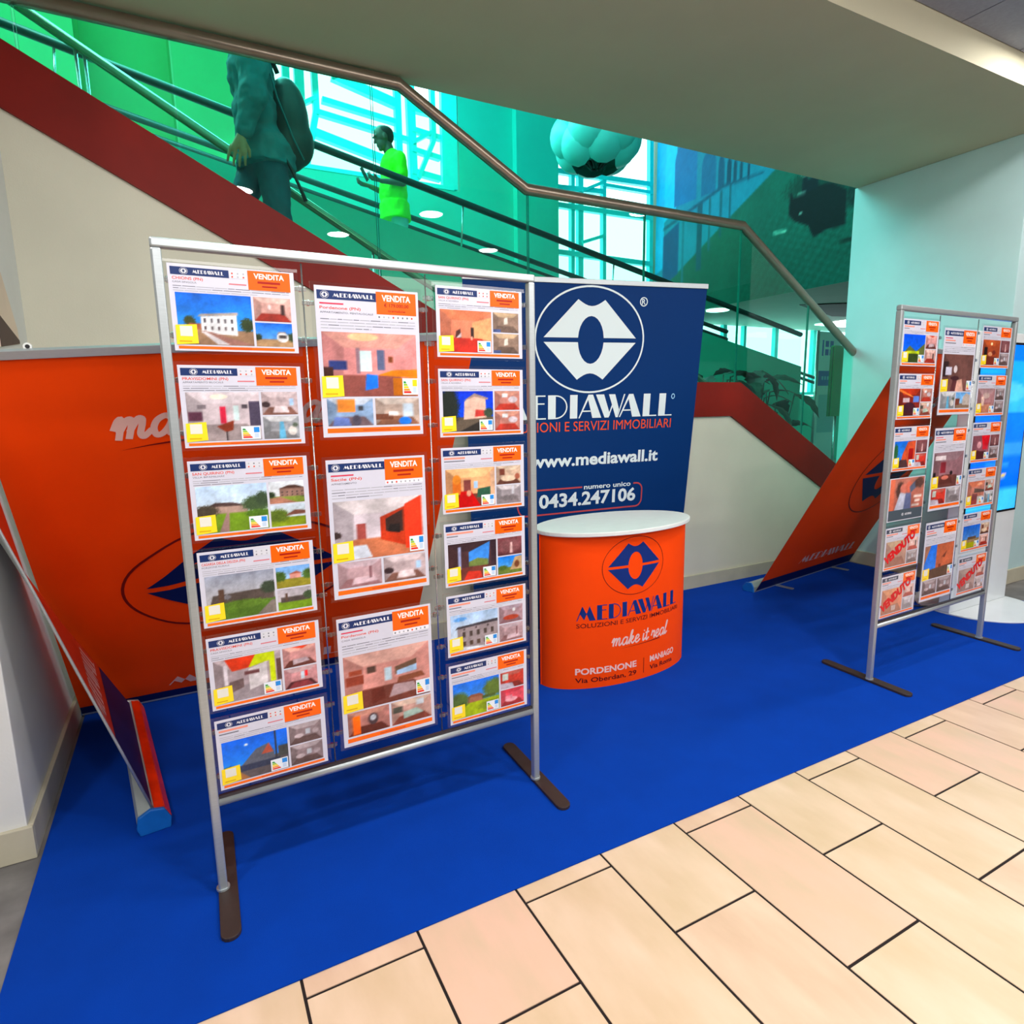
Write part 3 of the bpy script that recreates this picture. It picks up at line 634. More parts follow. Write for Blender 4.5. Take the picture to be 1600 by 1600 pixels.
G_L, G_R = 'property sheets on the nearer stand', 'property sheets on the farther stand'
LEFT = {
 ('L',0): ('white two-storey house under deep blue sky', 'CHIONS (PN)', 'CASA SINGOLA', [('g','1c78d4','5cb0ee'), ('r',0,0,1,.3,'a48a74'), ('p',[(.3,.24),(.78,.2),(.78,.6),(.3,.55)],'eceef2'), ('p',[(.26,.55),(.3,.6),(.8,.66),(.8,.6)],'b0a8a4')] + [('r',.34+.09*i,.44,.365+.09*i,.52,'4c4650') for i in range(5)] + [('r',.34+.09*i,.3,.365+.09*i,.37,'5a4c50') for i in range(5)] + [('b',.92,.42,.1,.14,'3c4a2e'), ('b',.16,.46,.08,.1,'4a5434'), ('p',[(.3,.28),(.42,.26),(1,.02),(.62,.02)],'a8847c'), ('p',[(.3,.26),(.36,.26),(.66,.02),(.5,.02)],'d8d4d8'), ('r',.14,.3,.3,.42,'9c6a54')], 'salmon', 'lot', False),
 ('L',1): ('white living room and a brown swivel chair', 'PRAVISDOMINI (PN)', 'APPARTAMENTO BILOCALE', room('d2c8ce','a49a9c','dcd4da', [('e',.44,.9,.12,.05,'fdf6ea'), ('r',.44,.36,.52,.7,'c83a5a'), ('r',.62,.42,.7,.72,'dceef0'), ('p',[(.38,.3),(.62,.42),(.6,.22),(.5,.18)],'8c4630'), ('r',.5,0,.52,.2,'3a3034'), ('r',.84,.3,1,.8,'5c5468'), ('r',.02,.42,.2,.6,'6a4458'), ('r',.14,.66,.26,.74,'8a8288'), ('r',.74,.66,.82,.74,'5a545c')]), 'bed', 'bath', True),
 ('L',2): ('long low villa behind a green lawn', 'SAN QUIRINO (PN)', 'VILLA BIFAMILIARE', [('g','c4d8ee','e4ecf4'), ('r',0,0,1,.42,'7c9838'), ('r',.2,.4,.7,.56,'b09c94'), ('p',[(.14,.56),(.72,.54),(.5,.62),(.26,.64)],'5a4a48'), ('b',.12,.46,.18,.14,'5a5248'), ('b',.84,.56,.22,.18,'56684c'), ('b',.92,.66,.1,.16,'4c5c48'), ('b',.85,.36,.2,.08,'5c7a34'), ('p',[(.28,0),(.42,0),(.44,.4),(.4,.4)],'a8908c')], 'villa', 'garden', True),
 ('L',3): ('grey overgrown ruin under a dusk sky', 'CASARSA DELLA DELIZIA (PN)', 'PORZIONE RURALE', [('g','aab0c0','d2ccc8'), ('r',0,0,1,.36,'5e7a38'), ('p',[(.04,.3),(.98,.34),(.98,.6),(.1,.56)],'655c58'), ('r',.18,.36,.26,.68,'6a564c'), ('b',.92,.6,.14,.14,'4a5548'), ('b',.5,.3,.4,.1,'6c8840'), ('p',[(.7,0),(1,0),(1,.3),(.94,.3)],'8c8480'), ('b',.3,.5,.05,.06,'8c8a90')], 'pink', 'ruin', False),
 ('L',4): ('loft kitchen with orange and lime ceiling', 'PRAVISDOMINI (PN)', 'CASA SINGOLA', room('b4a8ae','a49ca2','c8bcc2', [('p',[(.16,1),(.68,1),(.52,.72),(.26,.7)],'c84a26'), ('p',[(.62,1),(.9,1),(.9,.3),(.82,.3),(.82,.8),(.5,.72)],'c2d012'), ('p',[(.5,.2),(.78,.3),(.78,.8),(.5,.68)],'dcd8dc'), ('r',.92,.3,1,.8,'6c5450'), ('r',.14,.4,.2,.86,'e6e0e8'), ('r',.44,.56,.66,.64,'7a5458'), ('p',[(.2,.2),(.42,.3),(.42,.5),(.2,.46)],'7a6a6c')]), 'rose', 'salon', True),
 ('L',5): ('grey gabled house under saturated blue sky', '', '', [('g','1476dc','4aa4f0'), ('p',[(0,.3),(.3,.36),(1,.44),(1,0),(0,0)],'6a6468'), ('p',[(.28,.36),(.5,.66),(.7,.74),(.78,.5),(.78,.3)],'6c707c'), ('p',[(.58,.5),(.7,.74),(.76,.5)],'b86a58'), ('b',.36,.82,.03,.03,'eaf2fa'), ('r',.79,.3,.82,1,'3a4250'), ('r',.84,.34,1,.6,'585c5c'), ('r',.2,.2,.86,.34,'40485e'), ('b',.08,.34,.1,.06,'5c6c40'), ('p',[(0,0),(.4,0),(.24,.2),(0,.24)],'a07858')], 'grey', 'grey', True),
 ('R',0): ('empty salmon room with red floor', 'SAN QUIRINO (PN)', 'VILLA A SCHIERA', room('d6927a','bc4234','cf8a6c', [('p',[(.6,.36),(1,.3),(1,.86),(.62,.72)],'e4b48c'), ('r',.58,.36,.64,.6,'3c2c2c'), ('p',[(.28,.34),(.4,.34),(.38,.56),(.3,.5)],'5c3c38'), ('p',[(.3,.34),(.4,.36),(.4,.48)],'d4c8cc'), ('e',.6,.34,.02,.05,'f2b2a2')]), 'cave', 'cave', True),
 ('R',1): ('cream corner villa against vivid blue sky', 'SAN QUIRINO (PN)', 'VILLA A SCHIERA', [('g','0c48c8','1a66e0'), ('r',0,0,1,.36,'6c6258'), ('p',[(.4,.3),(.86,.34),(.84,.8),(.62,.92),(.42,.74)],'dcc0b4'), ('p',[(.38,.74),(.62,.94),(.9,.82),(.88,.78),(.62,.86)],'b09c98'), ('p',[(.62,.36),(.84,.38),(.84,.52),(.64,.54)],'b8504c'), ('b',.12,.6,.2,.5,'2c3430'), ('p',[(.3,0),(1,0),(1,.26),(.7,.24)],'3c3836'), ('b',.9,.46,.1,.12,'4a5648')], 'hall', 'hall', True),
 ('R',2): ('arched room with bright red carpet', '', '', room('dcb08c','7a4a40','e8c49c', [('r',.14,.36,.3,.74,'d8843c'), ('e',.22,.72,.08,.12,'e09a48'), ('p',[(.2,0),(.7,0),(.5,.42),(.3,.42)],'b40c0c'), ('r',.36,.42,.5,.7,'8a5450'), ('r',.56,.48,.64,.66,'b4d0ec'), ('p',[(.62,.24),(.92,.2),(.92,.5),(.64,.46)],'3c6454'), ('e',.46,.36,.05,.08,'d8a894'), ('r',.9,.1,1,.9,'d8b8a0')]), 'arm', 'silver', True),
 ('R',3): ('dark attic room with hill view', '', '', room('5c4448','7a4a44','4c3a40', [('p',[(.42,.36),(.82,.34),(.86,.96),(.42,.74)],'5c9ee4'), ('p',[(.42,.36),(.82,.34),(.82,.5),(.6,.56),(.42,.48)],'7c8a58'), ('r',.2,.3,.26,.9,'aeb4d4'), ('p',[(.3,0),(.7,0),(.66,.2),(.4,.24)],'c0483a'), ('r',.88,.3,1,1,'463640')]), 'wine', 'arch', True),
 ('R',4): ('grey stone building with many windows', '', '', [('g','b8d0ec','e4eaf2'), ('b',.2,.86,.14,.06,'7ab0e6'), ('p',[(.14,.1),(.14,.6),(1,.64),(1,0)],'a49a9e'), ('p',[(.1,.6),(.14,.66),(1,.72),(1,.64)],'4c4850')] + [('r',.24+.15*i,.36,.3+.15*i,.5,'544a48') for i in range(5)] + [('r',.24+.15*i,.12,.31+.15*i,.24,'5c4c44') for i in range(5)] + [('r',.26+.25*i,.55,.3+.25*i,.6,'5c5254') for i in range(3)], 'sofa', 'bed2', True),
 ('R',5): ('brick farmhouse beyond a yellow-green lawn', '', '', [('g','2c80dc','8cc4f2'), ('r',0,0,1,.4,'a4b424'), ('r',.3,.38,.64,.52,'a87c68'), ('p',[(.28,.52),(.66,.52),(.56,.6),(.38,.6)],'9a6a54'), ('b',.14,.5,.2,.24,'5e7446'), ('b',.88,.66,.24,.26,'6c8044'), ('r',.62,.42,.9,.5,'5c6c3c'), ('b',.8,.2,.3,.12,'8a9a2c')], 'red', 'pinkroom', True),
 ('M',0): ('pink dining room with yellow table', 'Pordenone (PN)', 'APPARTAMENTO, PENTALOCALE', room('d8a0a0','94605a','d0a49c', [('e',.42,.93,.16,.06,'f6c4a4'), ('r',.38,.4,.5,.72,'d8ecf0'), ('r',.56,.42,.64,.74,'6c7490'), ('r',.34,.36,.38,.76,'9a8490'), ('p',[(.42,.1),(.56,.14),(.56,.34),(.44,.36)],'2a84e0'), ('p',[(.56,.34),(1,.3),(1,.44),(.72,.42)],'d08a1c'), ('r',.72,.02,1,.3,'b47414'), ('r',.06,.42,.24,.56,'3c4a80'), ('r',.68,.54,.73,.64,'7a4a2c'), ('r',.0,.3,.1,.46,'4a2c28')]), 'blue', 'study', 'y'),
 ('M',1): ('white living room with tall orange cupboard', 'Sacile (PN)', 'APPARTAMENTO', room('d8d0d8','c08468','e0dade', [('p',[(.5,.3),(.8,.14),(.8,.84),(.5,.68)],'b44c30'), ('p',[(.56,.44),(.76,.4),(.76,.78),(.56,.64)],'4c3834'), ('p',[(.78,.1),(.98,.1),(.98,1),(.78,.86)],'e4563a'), ('r',.24,.34,.34,.6,'a4605c'), ('p',[(.1,0),(.4,.02),(.34,.24),(.2,.24)],'dce2ee'), ('p',[(.58,.42),(.72,.38),(.72,.54),(.6,.54)],'332c2c'), ('b',.02,.44,.06,.06,'4a3c3c')]), 'bed2', 'bed', True),
 ('M',2): ('rosy sitting room with a long window', 'Pordenone (PN)', 'CASA SINGOLA', room('d0a09a','7a4a42','dcb8b0', [('p',[(.58,.5),(.84,.54),(.84,.72),(.58,.64)],'7c6456'), ('p',[(.6,.48),(.84,.5),(.84,.62),(.6,.56)],'bcd6f2'), ('r',.46,.42,.54,.66,'cfe2ee'), ('r',.02,.46,.22,.62,'8c4a3a'), ('r',.06,.64,.2,.72,'94503c'), ('r',.26,.62,.36,.74,'5e4a44'), ('p',[(.3,.05),(.46,.1),(.44,.32),(.3,.32)],'6c342c'), ('p',[(.5,.1),(.84,.14),(.8,.3),(.56,.32)],'b8a4a8'), ('p',[(.6,.34),(.94,.36),(.9,.46),(.62,.44)],'8c5c48')]), 'orange', 'table', True)}
RIGHT = {
 ('L',0): ('green hedge and blue sky', [('g','1060d0','2c8ae8'), ('r',0,0,1,.36,'4c5c34'), ('p',[(0,.3),(.3,.6),(.6,.4),(1,.7),(1,.3)],'6c7448'), ('r',.2,.3,.75,.42,'b4c434'), ('r',.2,.02,.7,.32,'44542c')], 'rose', 'salmon', True),
 ('L',1): ('red timber attic room', room('8a3a30','5c2c30','b4482c', [('p',[(0,1),(.7,.7),(.7,.66),(0,.9)],'d88a50'), ('r',.2,.5,.5,.66,'c8b8c0'), ('e',.5,.3,.28,.2,'4c2838'), ('r',.68,.5,.95,.72,'7c9ce0')]), 'hall', 'table', True),
 ('L',2): ('orange house gable and a blue sky', [('g','2c7cd8','6cb0ee'), ('p',[(.3,.0),(1,0),(1,1),(.62,.96),(.4,.5)],'c86848'), ('r',.68,.3,.9,.7,'9c2024'), ('p',[(.1,0),(.7,0),(.6,.3),(.3,.3)],'5c4448'), ('b',.08,.6,.1,.3,'3c6c4c')], 'wine', 'red', True),
 ('M',0): ('dim brown room with a pale chair', room('7c5c58','8a6460','7a5a56', [('r',.02,.4,.18,.8,'3c2c30'), ('r',.1,.44,.3,.66,'d8d8e8'), ('e',.42,.6,.06,.1,'e0d8dc'), ('p',[(.3,0),(.56,0),(.5,.3),(.36,.36)],'6c4448'), ('p',[(.46,0),(.74,0),(.66,.34),(.5,.3)],'d8b4a8'), ('e',.42,.36,.14,.06,'54343c')]), 'bath', 'shed', True),
 ('M',1): ('mauve room with a dark red bed', room('9c7c84','7a5450','a48c94', [('r',.24,.42,.42,.72,'8c3c48'), ('p',[(.2,.1),(.7,.1),(.6,.36),(.3,.36)],'6c4440'), ('e',.42,.28,.12,.06,'c48478'), ('r',.05,.78,.4,.9,'e8e0e4'), ('b',.62,.4,.05,.06,'2c2428'), ('r',.02,.3,.1,.44,'2c2428')]), 'red', 'silver', True),
 ('M',2): ('orange stucco house and blue sky', [('g','3c84e0','5c9cea'), ('p',[(.4,1),(1,1),(1,.3),(.4,.3)],'c47c60'), ('p',[(0,1),(.2,1),(.02,.5),(0,.4)],'b08878'), ('p',[(0,0),(1,0),(1,.34),(.4,.3),(0,.26)],'6c5448'), ('p',[(.6,.6),(.76,.76),(.7,.56)],'8a5444'), ('r',.5,.3,.58,.4,'8c4c3c')], 'grey', 'grey', True),
 ('R',0): ('amber dining room lit by wall lamps', room('a85c3c','7c3c2c','b86840', [('e',.5,.84,.06,.06,'fce8c4'), ('r',.1,.2,.28,.7,'2c2024'), ('e',.46,.44,.12,.08,'dca888'), ('b',.66,.5,.1,.1,'7c3c34')]), 'wine', 'grey', True),
 ('R',1): ('pale rose kitchen', room('b08c90','c0907c','b89ca0', [('e',.5,.7,.2,.12,'c8b4b0'), ('r',.24,.3,.4,.66,'dcc4bc'), ('p',[(0,0),(.3,0),(.3,.2),(0,.3)],'e8a44c'), ('r',.4,.36,.8,.42,'a07474')]), 'grey', 'grey', True),
 ('R',2): ('attic with a crimson sloping ceiling', room('9c6c78','5c2c38','8c5c68', [('p',[(.5,1),(1,1),(.9,.5),(.6,.6)],'c81030'), ('e',.4,.6,.12,.14,'dcb0b8'), ('p',[(.2,0),(.6,0),(.6,.3),(.3,.4)],'5c2834'), ('r',.6,.4,.9,.6,'c83c50')]), 'wine', 'grey', True),
 ('R',3): ('pink kitchen with a white counter', room('c08c80','a85c58','d08c74', [('p',[(.4,.7),(1,.6),(1,.5),(.4,.5)],'6c605c'), ('e',.7,.86,.16,.06,'e8b49c'), ('r',.3,.2,.6,.46,'8a5c60'), ('r',.6,0,.95,.34,'d4d4d4')]), 'table', 'bath', True),
 ('R',4): ('ochre field below a wide blue sky', [('g','2c70c8','a0c4e8'), ('r',0,0,1,.4,'7c7464'), ('r',.3,.38,.8,.5,'6c5c4c'), ('r',.2,0,.75,.26,'a4a414'), ('r',0,.26,1,.38,'a08c6c')], 'arm', 'salmon', True),
 }
SOLD = {('L',4): ('beige hall photo', room('b08878','946050','b89c80', [('e',.2,.5,.05,.06,'f0e4d8')]), 'salmon', 'grey'),
        ('L',5): ('salmon staircase photo', room('cc8464','a46c54','d89870', [('r',.5,.1,.7,.3,'c8b4b0')]), 'salmon', 'silver'),
        ('R',5): ('dull rose bedroom photo', room('a88c88','8c6c68','ac948c', [('r',.5,.1,.7,.3,'d0c8c8')]), 'salmon', 'bed')}
GREY = C(120, 122, 136); GREYL = C(176, 178, 190); REDT = C(226, 74, 52); DRED = C(168, 30, 10)
YEL = C(252, 220, 40)

LW, LH, PW, PH = 0.313, 0.219, 0.314, 0.434
def paper_mesh(wd, ht):
    b = MB().box((0, -0.0012, 0), (wd, 0.0, ht)).mesh('sheet'); b.materials.append(m_paper); return b
def holder_mesh(wd, ht):
    b = MB().box((-0.011, 0.0006, -0.008), (wd + 0.011, 0.0036, ht + 0.010)).mesh('acrylic_holder'); b.materials.append(m_acryl); return b
_cache = {}
def shared(key, maker, name, parent):
    """first call builds, later calls share the mesh"""
    if key not in _cache: o = maker(); _cache[key] = o.data; o.name = name; o.parent = parent; return o
    o = bpy.data.objects.new(name, _cache[key]); return link(o, parent)
OFF = lambda base: (lambda u, v, q: (u, -(base + q), v))
def header(wd, ht, x0, x1, y0, y1, tone):
    s = Sheet(); s.rect(wd*x0, ht*y0, wd*x1, ht*y1, tone); return s
BANDS = {}
def poster(mw, kind, title, sub, main, t1, t2, energy, label, group, seed, sold=False, price=None):
    L = kind == 'L'
    wd, ht = (LW, LH) if L else (PW, PH)
    r = empty('property_sheet', mw=mw, label=label, cat='poster', group=group)
    o = bpy.data.objects.new('acrylic_holder', _cache.setdefault('h' + kind, holder_mesh(wd, ht))); link(o, r)
    o = bpy.data.objects.new('sheet', _cache.setdefault('s' + kind, paper_mesh(wd, ht))); link(o, r)
    tone = C(70, 76, 96) if sold else C(24, 48, 104)
    x0, x1, y0, y1 = (.02, .465, .875, .965) if L else (.02, .575, .915, .972)
    def mk():
        s = Sheet(); h = ht*(y1-y0)
        s.logo(wd*(x0 + (.10 if L else .07)), ht*(y0+y1)/2, h*.5, WHITE, 1, ringt=.05)
        s.deco('MEDIAWALL', wd*(x0 + (.165 if L else .145)), ht*y0 + h*.27, h*.46, WHITE, 1, width=wd*(x1-x0)*(.54 if L else .70))
        return s.build('lettering', PR, None, OFF(.0019), .0003)
    hb = shared(('hb', kind, sold), lambda: Sheet().rect(wd*x0, ht*y0, wd*x1, ht*y1, tone).build('header_band', PR, None, OFF(.0016)), 'header_band', r)
    shared(('hd', kind, sold), mk, 'lettering', hb)
    b0, b1, b2, b3 = (.615, .965, .755, .985) if L else (.575, .975, .835, .985)
    def mk2():
        s = Sheet()
        H_ = ht*(b3-b2)
        s.text('VENDITA', wd*(b0+b1)/2, ht*b2 + H_*.60, H_*.28, C(250, 244, 240), 1, width=wd*(b1-b0)*.72, bold=.03, align='C')
        return s
    def mk2a(): 
        s = mk2(); H_ = ht*(b3-b2); W_ = wd*(b1-b0)
        if price: s.text(price, wd*(b0+b1)/2, ht*b2 + H_*.34, H_*.16, DRED, 1, width=W_*.62, bold=.01, align='C'); s.text('trattabile', wd*(b0+b1)/2, ht*b2 + H_*.12, H_*.11, DRED, 1, width=W_*.44, align='C')
        else: s.rect(wd*b0 + W_*.22, ht*b2 + H_*.36, wd*b0 + W_*.76, ht*b2 + H_*.47, DRED, 1); s.rect(wd*b0 + W_*.32, ht*b2 + H_*.17, wd*b0 + W_*.68, ht*b2 + H_*.25, DRED, 1)
        return s.build('lettering', PR, None, OFF(.0019), .0003)
    pb = shared(('pbx', kind, sold), lambda: Sheet().rect(wd*b0, ht*b2, wd*b1, ht*b3, C(250, 100, 6) if not sold else C(246, 116, 54)).build('price_box', PR, None, OFF(.0016)), 'price_box', r)
    shared(('pb', kind, sold, price), mk2a, 'lettering', pb)
    # running text
    s = Sheet(); rr = random.Random(seed)
    if L:
        s.rect(wd*.47, ht*.875, wd*.61, ht*.96, C(214, 216, 226))
        for k in range(6): s.rect(wd*(.485+.045*(k%3)), ht*(.885+.04*(k//3)), wd*(.497+.045*(k%3)), ht*(.903+.04*(k//3)), rr.choice([GREY, REDT, GREYL]), 1)
        if title: s.text(title, wd*.03, ht*.822, ht*.034, REDT, 0, width=wd*min(.36, .021*len(title)), bold=.01)
        else: s.rect(wd*.03, ht*.825, wd*(.03+rr.uniform(.18,.34)), ht*.853, C(240,150,130))
        if sub: s.text(sub, wd*.03, ht*.784, ht*.022, GREY, 0, width=wd*min(.32, .015*len(sub)))
        else: s.rect(wd*.03, ht*.787, wd*(.03+rr.uniform(.12,.24)), ht*.803, GREY)
        s.rect(wd*.46, ht*.80, wd*.60, ht*.815, C(214,120,130))
        for k in range(3):
            x = .03; end = .95 if k < 2 else rr.uniform(.4, .8)
            while x < end:
                q = min(end, x + rr.uniform(.04, .16)); s.rect(wd*x, ht*(.745-.026*k-.012*(k>0)*0), wd*q, ht*(.752-.026*k), rr.choice([GREYL, GREYL, GREY])); x = q + .008
        s.rect(wd*.03, ht*.022, wd*.965, ht*.056, C(252, 108, 16)); s.rect(wd*.36, ht*.032, wd*.6, ht*.044, C(214, 84, 30), 1)
    else:
        s.rect(wd*.04, ht*.883, wd*.26, ht*.893, C(214, 60, 90))
        if title: s.text(title, wd*.04, ht*.852, ht*.019, REDT, 0, width=wd*.38*len(title)/14, bold=.01)
        else: s.rect(wd*.04, ht*.853, wd*.34, ht*.868, C(240,150,130))
        if sub: s.text(sub, wd*.04, ht*.825, ht*.0125, GREY, 0, width=wd*min(.5, .0205*len(sub)), bold=.005)
        else: s.rect(wd*.04, ht*.826, wd*.36, ht*.837, GREY)
        s.rect(wd*.577, ht*.803, wd*.972, ht*.832, C(236, 236, 246))
        for k in range(8): s.rect(wd*(.59+.047*k), ht*.81, wd*(.606+.047*k), ht*.823, rr.choice([GREYL, GREY, REDT]), 1)
        for k in range(4):
            x = .04; end = .96 if k < 3 else rr.uniform(.3, .7)
            while x < end:
                q = min(end, x + rr.uniform(.04, .15)); s.rect(wd*x, ht*(.785-.0195*k), wd*q, ht*(.790-.0195*k), rr.choice([GREYL, GREYL, GREY])); x = q + .009
        s.rect(wd*.04, ht*.028, wd*.97, ht*.060, C(252, 108, 16)); s.rect(wd*.38, ht*.038, wd*.66, ht*.048, C(214, 84, 30), 1)
    s.build('printed_text', PR, r, OFF(.0016), .0003)['kind'] = 'stuff'
    # photographs
    boxes = [(.04,.075,.625,.675),(.645,.385,.955,.675),(.645,.075,.955,.365)] if L else [(.04,.275,.96,.705),(.05,.075,.49,.262),(.515,.075,.965,.262)]
    for k, (bx, tp) in enumerate(zip(boxes, (main, T[t1], T[t2]))):
        n = ((62, 46) if L else (68, 60)) if k == 0 else ((30, 24))
        a = paint(n[0], n[1], tp, seed*7 + k)
        if sold: a = a*.72 + .24
        Sheet().image(wd*bx[0], ht*bx[1], wd*bx[2], ht*bx[3], a).build('photo', PR, r, OFF(.0017))
    if not sold:
        lx, ly = (.018, .07) if L else (.015, .268)
        def mk3():
            q = Sheet(); sz = .052 if L else .064
            q.poly([(wd*lx, ht*ly), (wd*lx+sz*1.0, ht*ly+.004), (wd*lx+sz*.98, ht*ly+sz*1.02), (wd*lx+.001, ht*ly+sz*.96)], YEL)
            q.rect(wd*lx+sz*.2, ht*ly+sz*.42, wd*lx+sz*.76, ht*ly+sz*.92, C(226, 226, 216), 1)
            q.rect(wd*lx+sz*.14, ht*ly+sz*.14, wd*lx+sz*.7, ht*ly+sz*.2, C(214, 170, 20), 1)
            return q.build('yellow_label', PR, None, OFF(.0028), .0003)
        shared(('yl', kind), mk3, 'yellow_label', r)
        if energy:
            ex, ey = (.455, .082) if L else (.80, .285)
            def mk4():
                q = Sheet(); ew, eh = (.050, .036) if L else (.050, .050)
                q.rect(wd*ex, ht*ey, wd*ex+ew, ht*ey+eh, C(228, 236, 246))
                cs = [C(30,150,60), C(150,200,40), C(250,210,20), C(246,150,20), C(226,40,20)]
                for i, c in enumerate(cs):
                    q.poly([(wd*ex+ew*.08, ht*ey+eh*(.82-.15*i)), (wd*ex+ew*.08, ht*ey+eh*(.70-.15*i)), (wd*ex+ew*(.26+.08*i), ht*ey+eh*(.70-.15*i)), (wd*ex+ew*(.20+.08*i), ht*ey+eh*(.82-.15*i))], c, 1)
                q.rect(wd*ex+ew*.66, ht*ey+eh*.52, wd*ex+ew*.95, ht*ey+eh*.92, C(40, 140, 226) if energy != 'y' else C(250, 214, 30), 1)
                q.rect(wd*ex+ew*.68, ht*ey+eh*.12, wd*ex+ew*.9, ht*ey+eh*.46, C(196, 216, 240), 1)
                return q.build('energy_label', PR, None, OFF(.0028), .0003)
            shared(('en', kind, energy), mk4, 'energy_label', r)
    else:
        q = Sheet(); q.text('VENDUTO', wd*.06, ht*.13, ht*.20, C(216, 24, 34), 0, width=wd*.90, bold=.06, rot=math.radians(27))
        q.build('sold_stamp', PR, r, OFF(.0030))
    return r

# ================================================================== the two poster stands
def frame(A, B, z=0.0):
    A = Vector((A[0], A[1], 0)); B = Vector((B[0], B[1], 0)); x = (B - A).normalized(); z_ = Vector((0, 0, 1)); y = z_.cross(x)
    m = Matrix((x, y, z_)).transposed().to_4x4(); m.translation = A + Vector((0, 0, z)); return m
SL = 1.113; ZT = 1.887; CZ = 0.006
ROWS = [1.608, 1.352, 1.097, 0.843, 0.592, 0.340]; MROWS = [1.366, 0.864, 0.366]
UL, UM, UR = 0.021, 0.388, 0.761
_clip = None
def stand(A, B, label):
    global _clip
    mw = frame(A, B); r = empty('poster_stand', mw=mw, label=label, cat='display stand', group='poster stands on the blue carpet')
    for x in (0.0, SL):
        MB().box((x - 0.0125, -0.014, CZ + 0.010), (x + 0.0125, 0.014, ZT - 0.025)).build('post', m_alu, r, bevel=0.005)
    MB().box((-0.0125, -0.014, ZT - 0.025), (SL + 0.0125, 0.014, ZT)).build('top_rail', m_alu, r, bevel=0.005)
    MB().tube([(0.012, 0, 0.302), (SL - 0.012, 0, 0.302)], 0.013, 12).build('bottom_rail', m_alu, r, smooth=True)
    MB().box((0.014, -0.006, 0.313), (SL - 0.014, 0.006, 0.322)).build('channel', mat('dark_channel', C(60, 56, 60), 0.4, 0.3, noise=0.1, nscale=20), r)
    for x in (0.0, SL):
        n = 8; L0, L1, hw = -0.185, 0.255, 0.027
        pts = [(x + hw*math.cos(a), L1 + hw*math.sin(a), CZ) for a in np.linspace(0, math.pi, n)] + [(x + hw*math.cos(a), L0 + hw*math.sin(a), CZ) for a in np.linspace(math.pi, 2*math.pi, n)]
        pts = [(a + .05*(b - L0) + .004, b, c) for a, b, c in pts]
        MB().prism(pts, (0, 0, 0.012)).build('foot', m_foot, r, bevel=0.002)
        MB().cyl((x, 0, CZ + 0.012), 0.019, 0.006, 16).build('foot_collar', m_alu, r)
    for x in (0.359, 0.733):
        MB().tube([(x, 0.004, 0.318), (x, 0.004, ZT - 0.03)], 0.0022, 8).build('cable', m_steel, r, smooth=True)
    if _clip is None:
        o = MB().box((-0.017, -0.003, -0.006), (0.017, 0.003, 0.006)).box((-0.004, -0.006, -0.008), (0.004, 0.006, 0.008)).build('clip', m_clip, r, bevel=0.001); _clip = o.data; COL.objects.unlink(o); bpy.data.objects.remove(o)
    def clip(x, z):
        o = bpy.data.objects.new('clip', _clip); link(o, r); o.location = (x, 0.006, z)
    for z in ROWS:
        for dz in (0.040, 0.180):
            clip(0.020, z + dz); clip(SL - 0.022, z + dz)
            clip(0.352, z + dz); clip(0.742, z + dz)
    for z in MROWS:
        for dz in (0.050, 0.385):
            clip(0.372, z + dz); clip(0.722, z + dz)
    return mw
COLN = {'L': 'left', 'M': 'middle', 'R': 'right'}
ORD6 = ['topmost', 'second', 'third', 'fourth', 'fifth', 'lowest']; ORD3 = ['topmost', 'middle', 'lowest']
def place(mw, k, i):
    u = {'L': UL, 'M': UM, 'R': UR}[k]; z = MROWS[i] if k == 'M' else ROWS[i]
    rr = random.Random(hash((k, i)) % 1000)
    return mw @ Matrix.Translation((u, -0.008, z))
mwL = stand((-0.012, 1.908), (1.10, 1.936), 'nearer silver frame stand holding three columns of property sheets')
mwR = stand((3.05, 1.842), (4.163, 1.870), 'farther silver frame stand with property sheets, right of the orange counter')
seed = 10
for (k, i), v in LEFT.items():
    seed += 1
    desc, title, sub, ops, t1, t2, en = v
    lab = 'sheet showing %s, %s in %s column, nearer stand' % (desc, (ORD3 if k == 'M' else ORD6)[i], COLN[k])
    poster(place(mwL, k, i), 'P' if k == 'M' else 'L', title, sub, ops, t1, t2, en, lab, G_L, seed, price='€ 179.000,00' if (k, i) == ('M', 0) else None)
for (k, i), v in RIGHT.items():
    seed += 1
    desc, ops, t1, t2, en = v
    lab = 'sheet showing %s, %s in %s column, farther stand' % (desc, (ORD3 if k == 'M' else ORD6)[i], COLN[k])
    poster(place(mwR, k, i), 'P' if k == 'M' else 'L', '', '', ops, t1, t2, en, lab, G_R, seed)
for (k, i), v in SOLD.items():
    seed += 1
    desc, ops, t1, t2 = v
    lab = 'sheet stamped red VENDUTO over %s, %s in %s column, farther stand' % (desc, ORD6[i], COLN[k])
    poster(place(mwR, k, i), 'L', '', '', ops, t1, t2, False, lab, G_R, seed, sold=True)
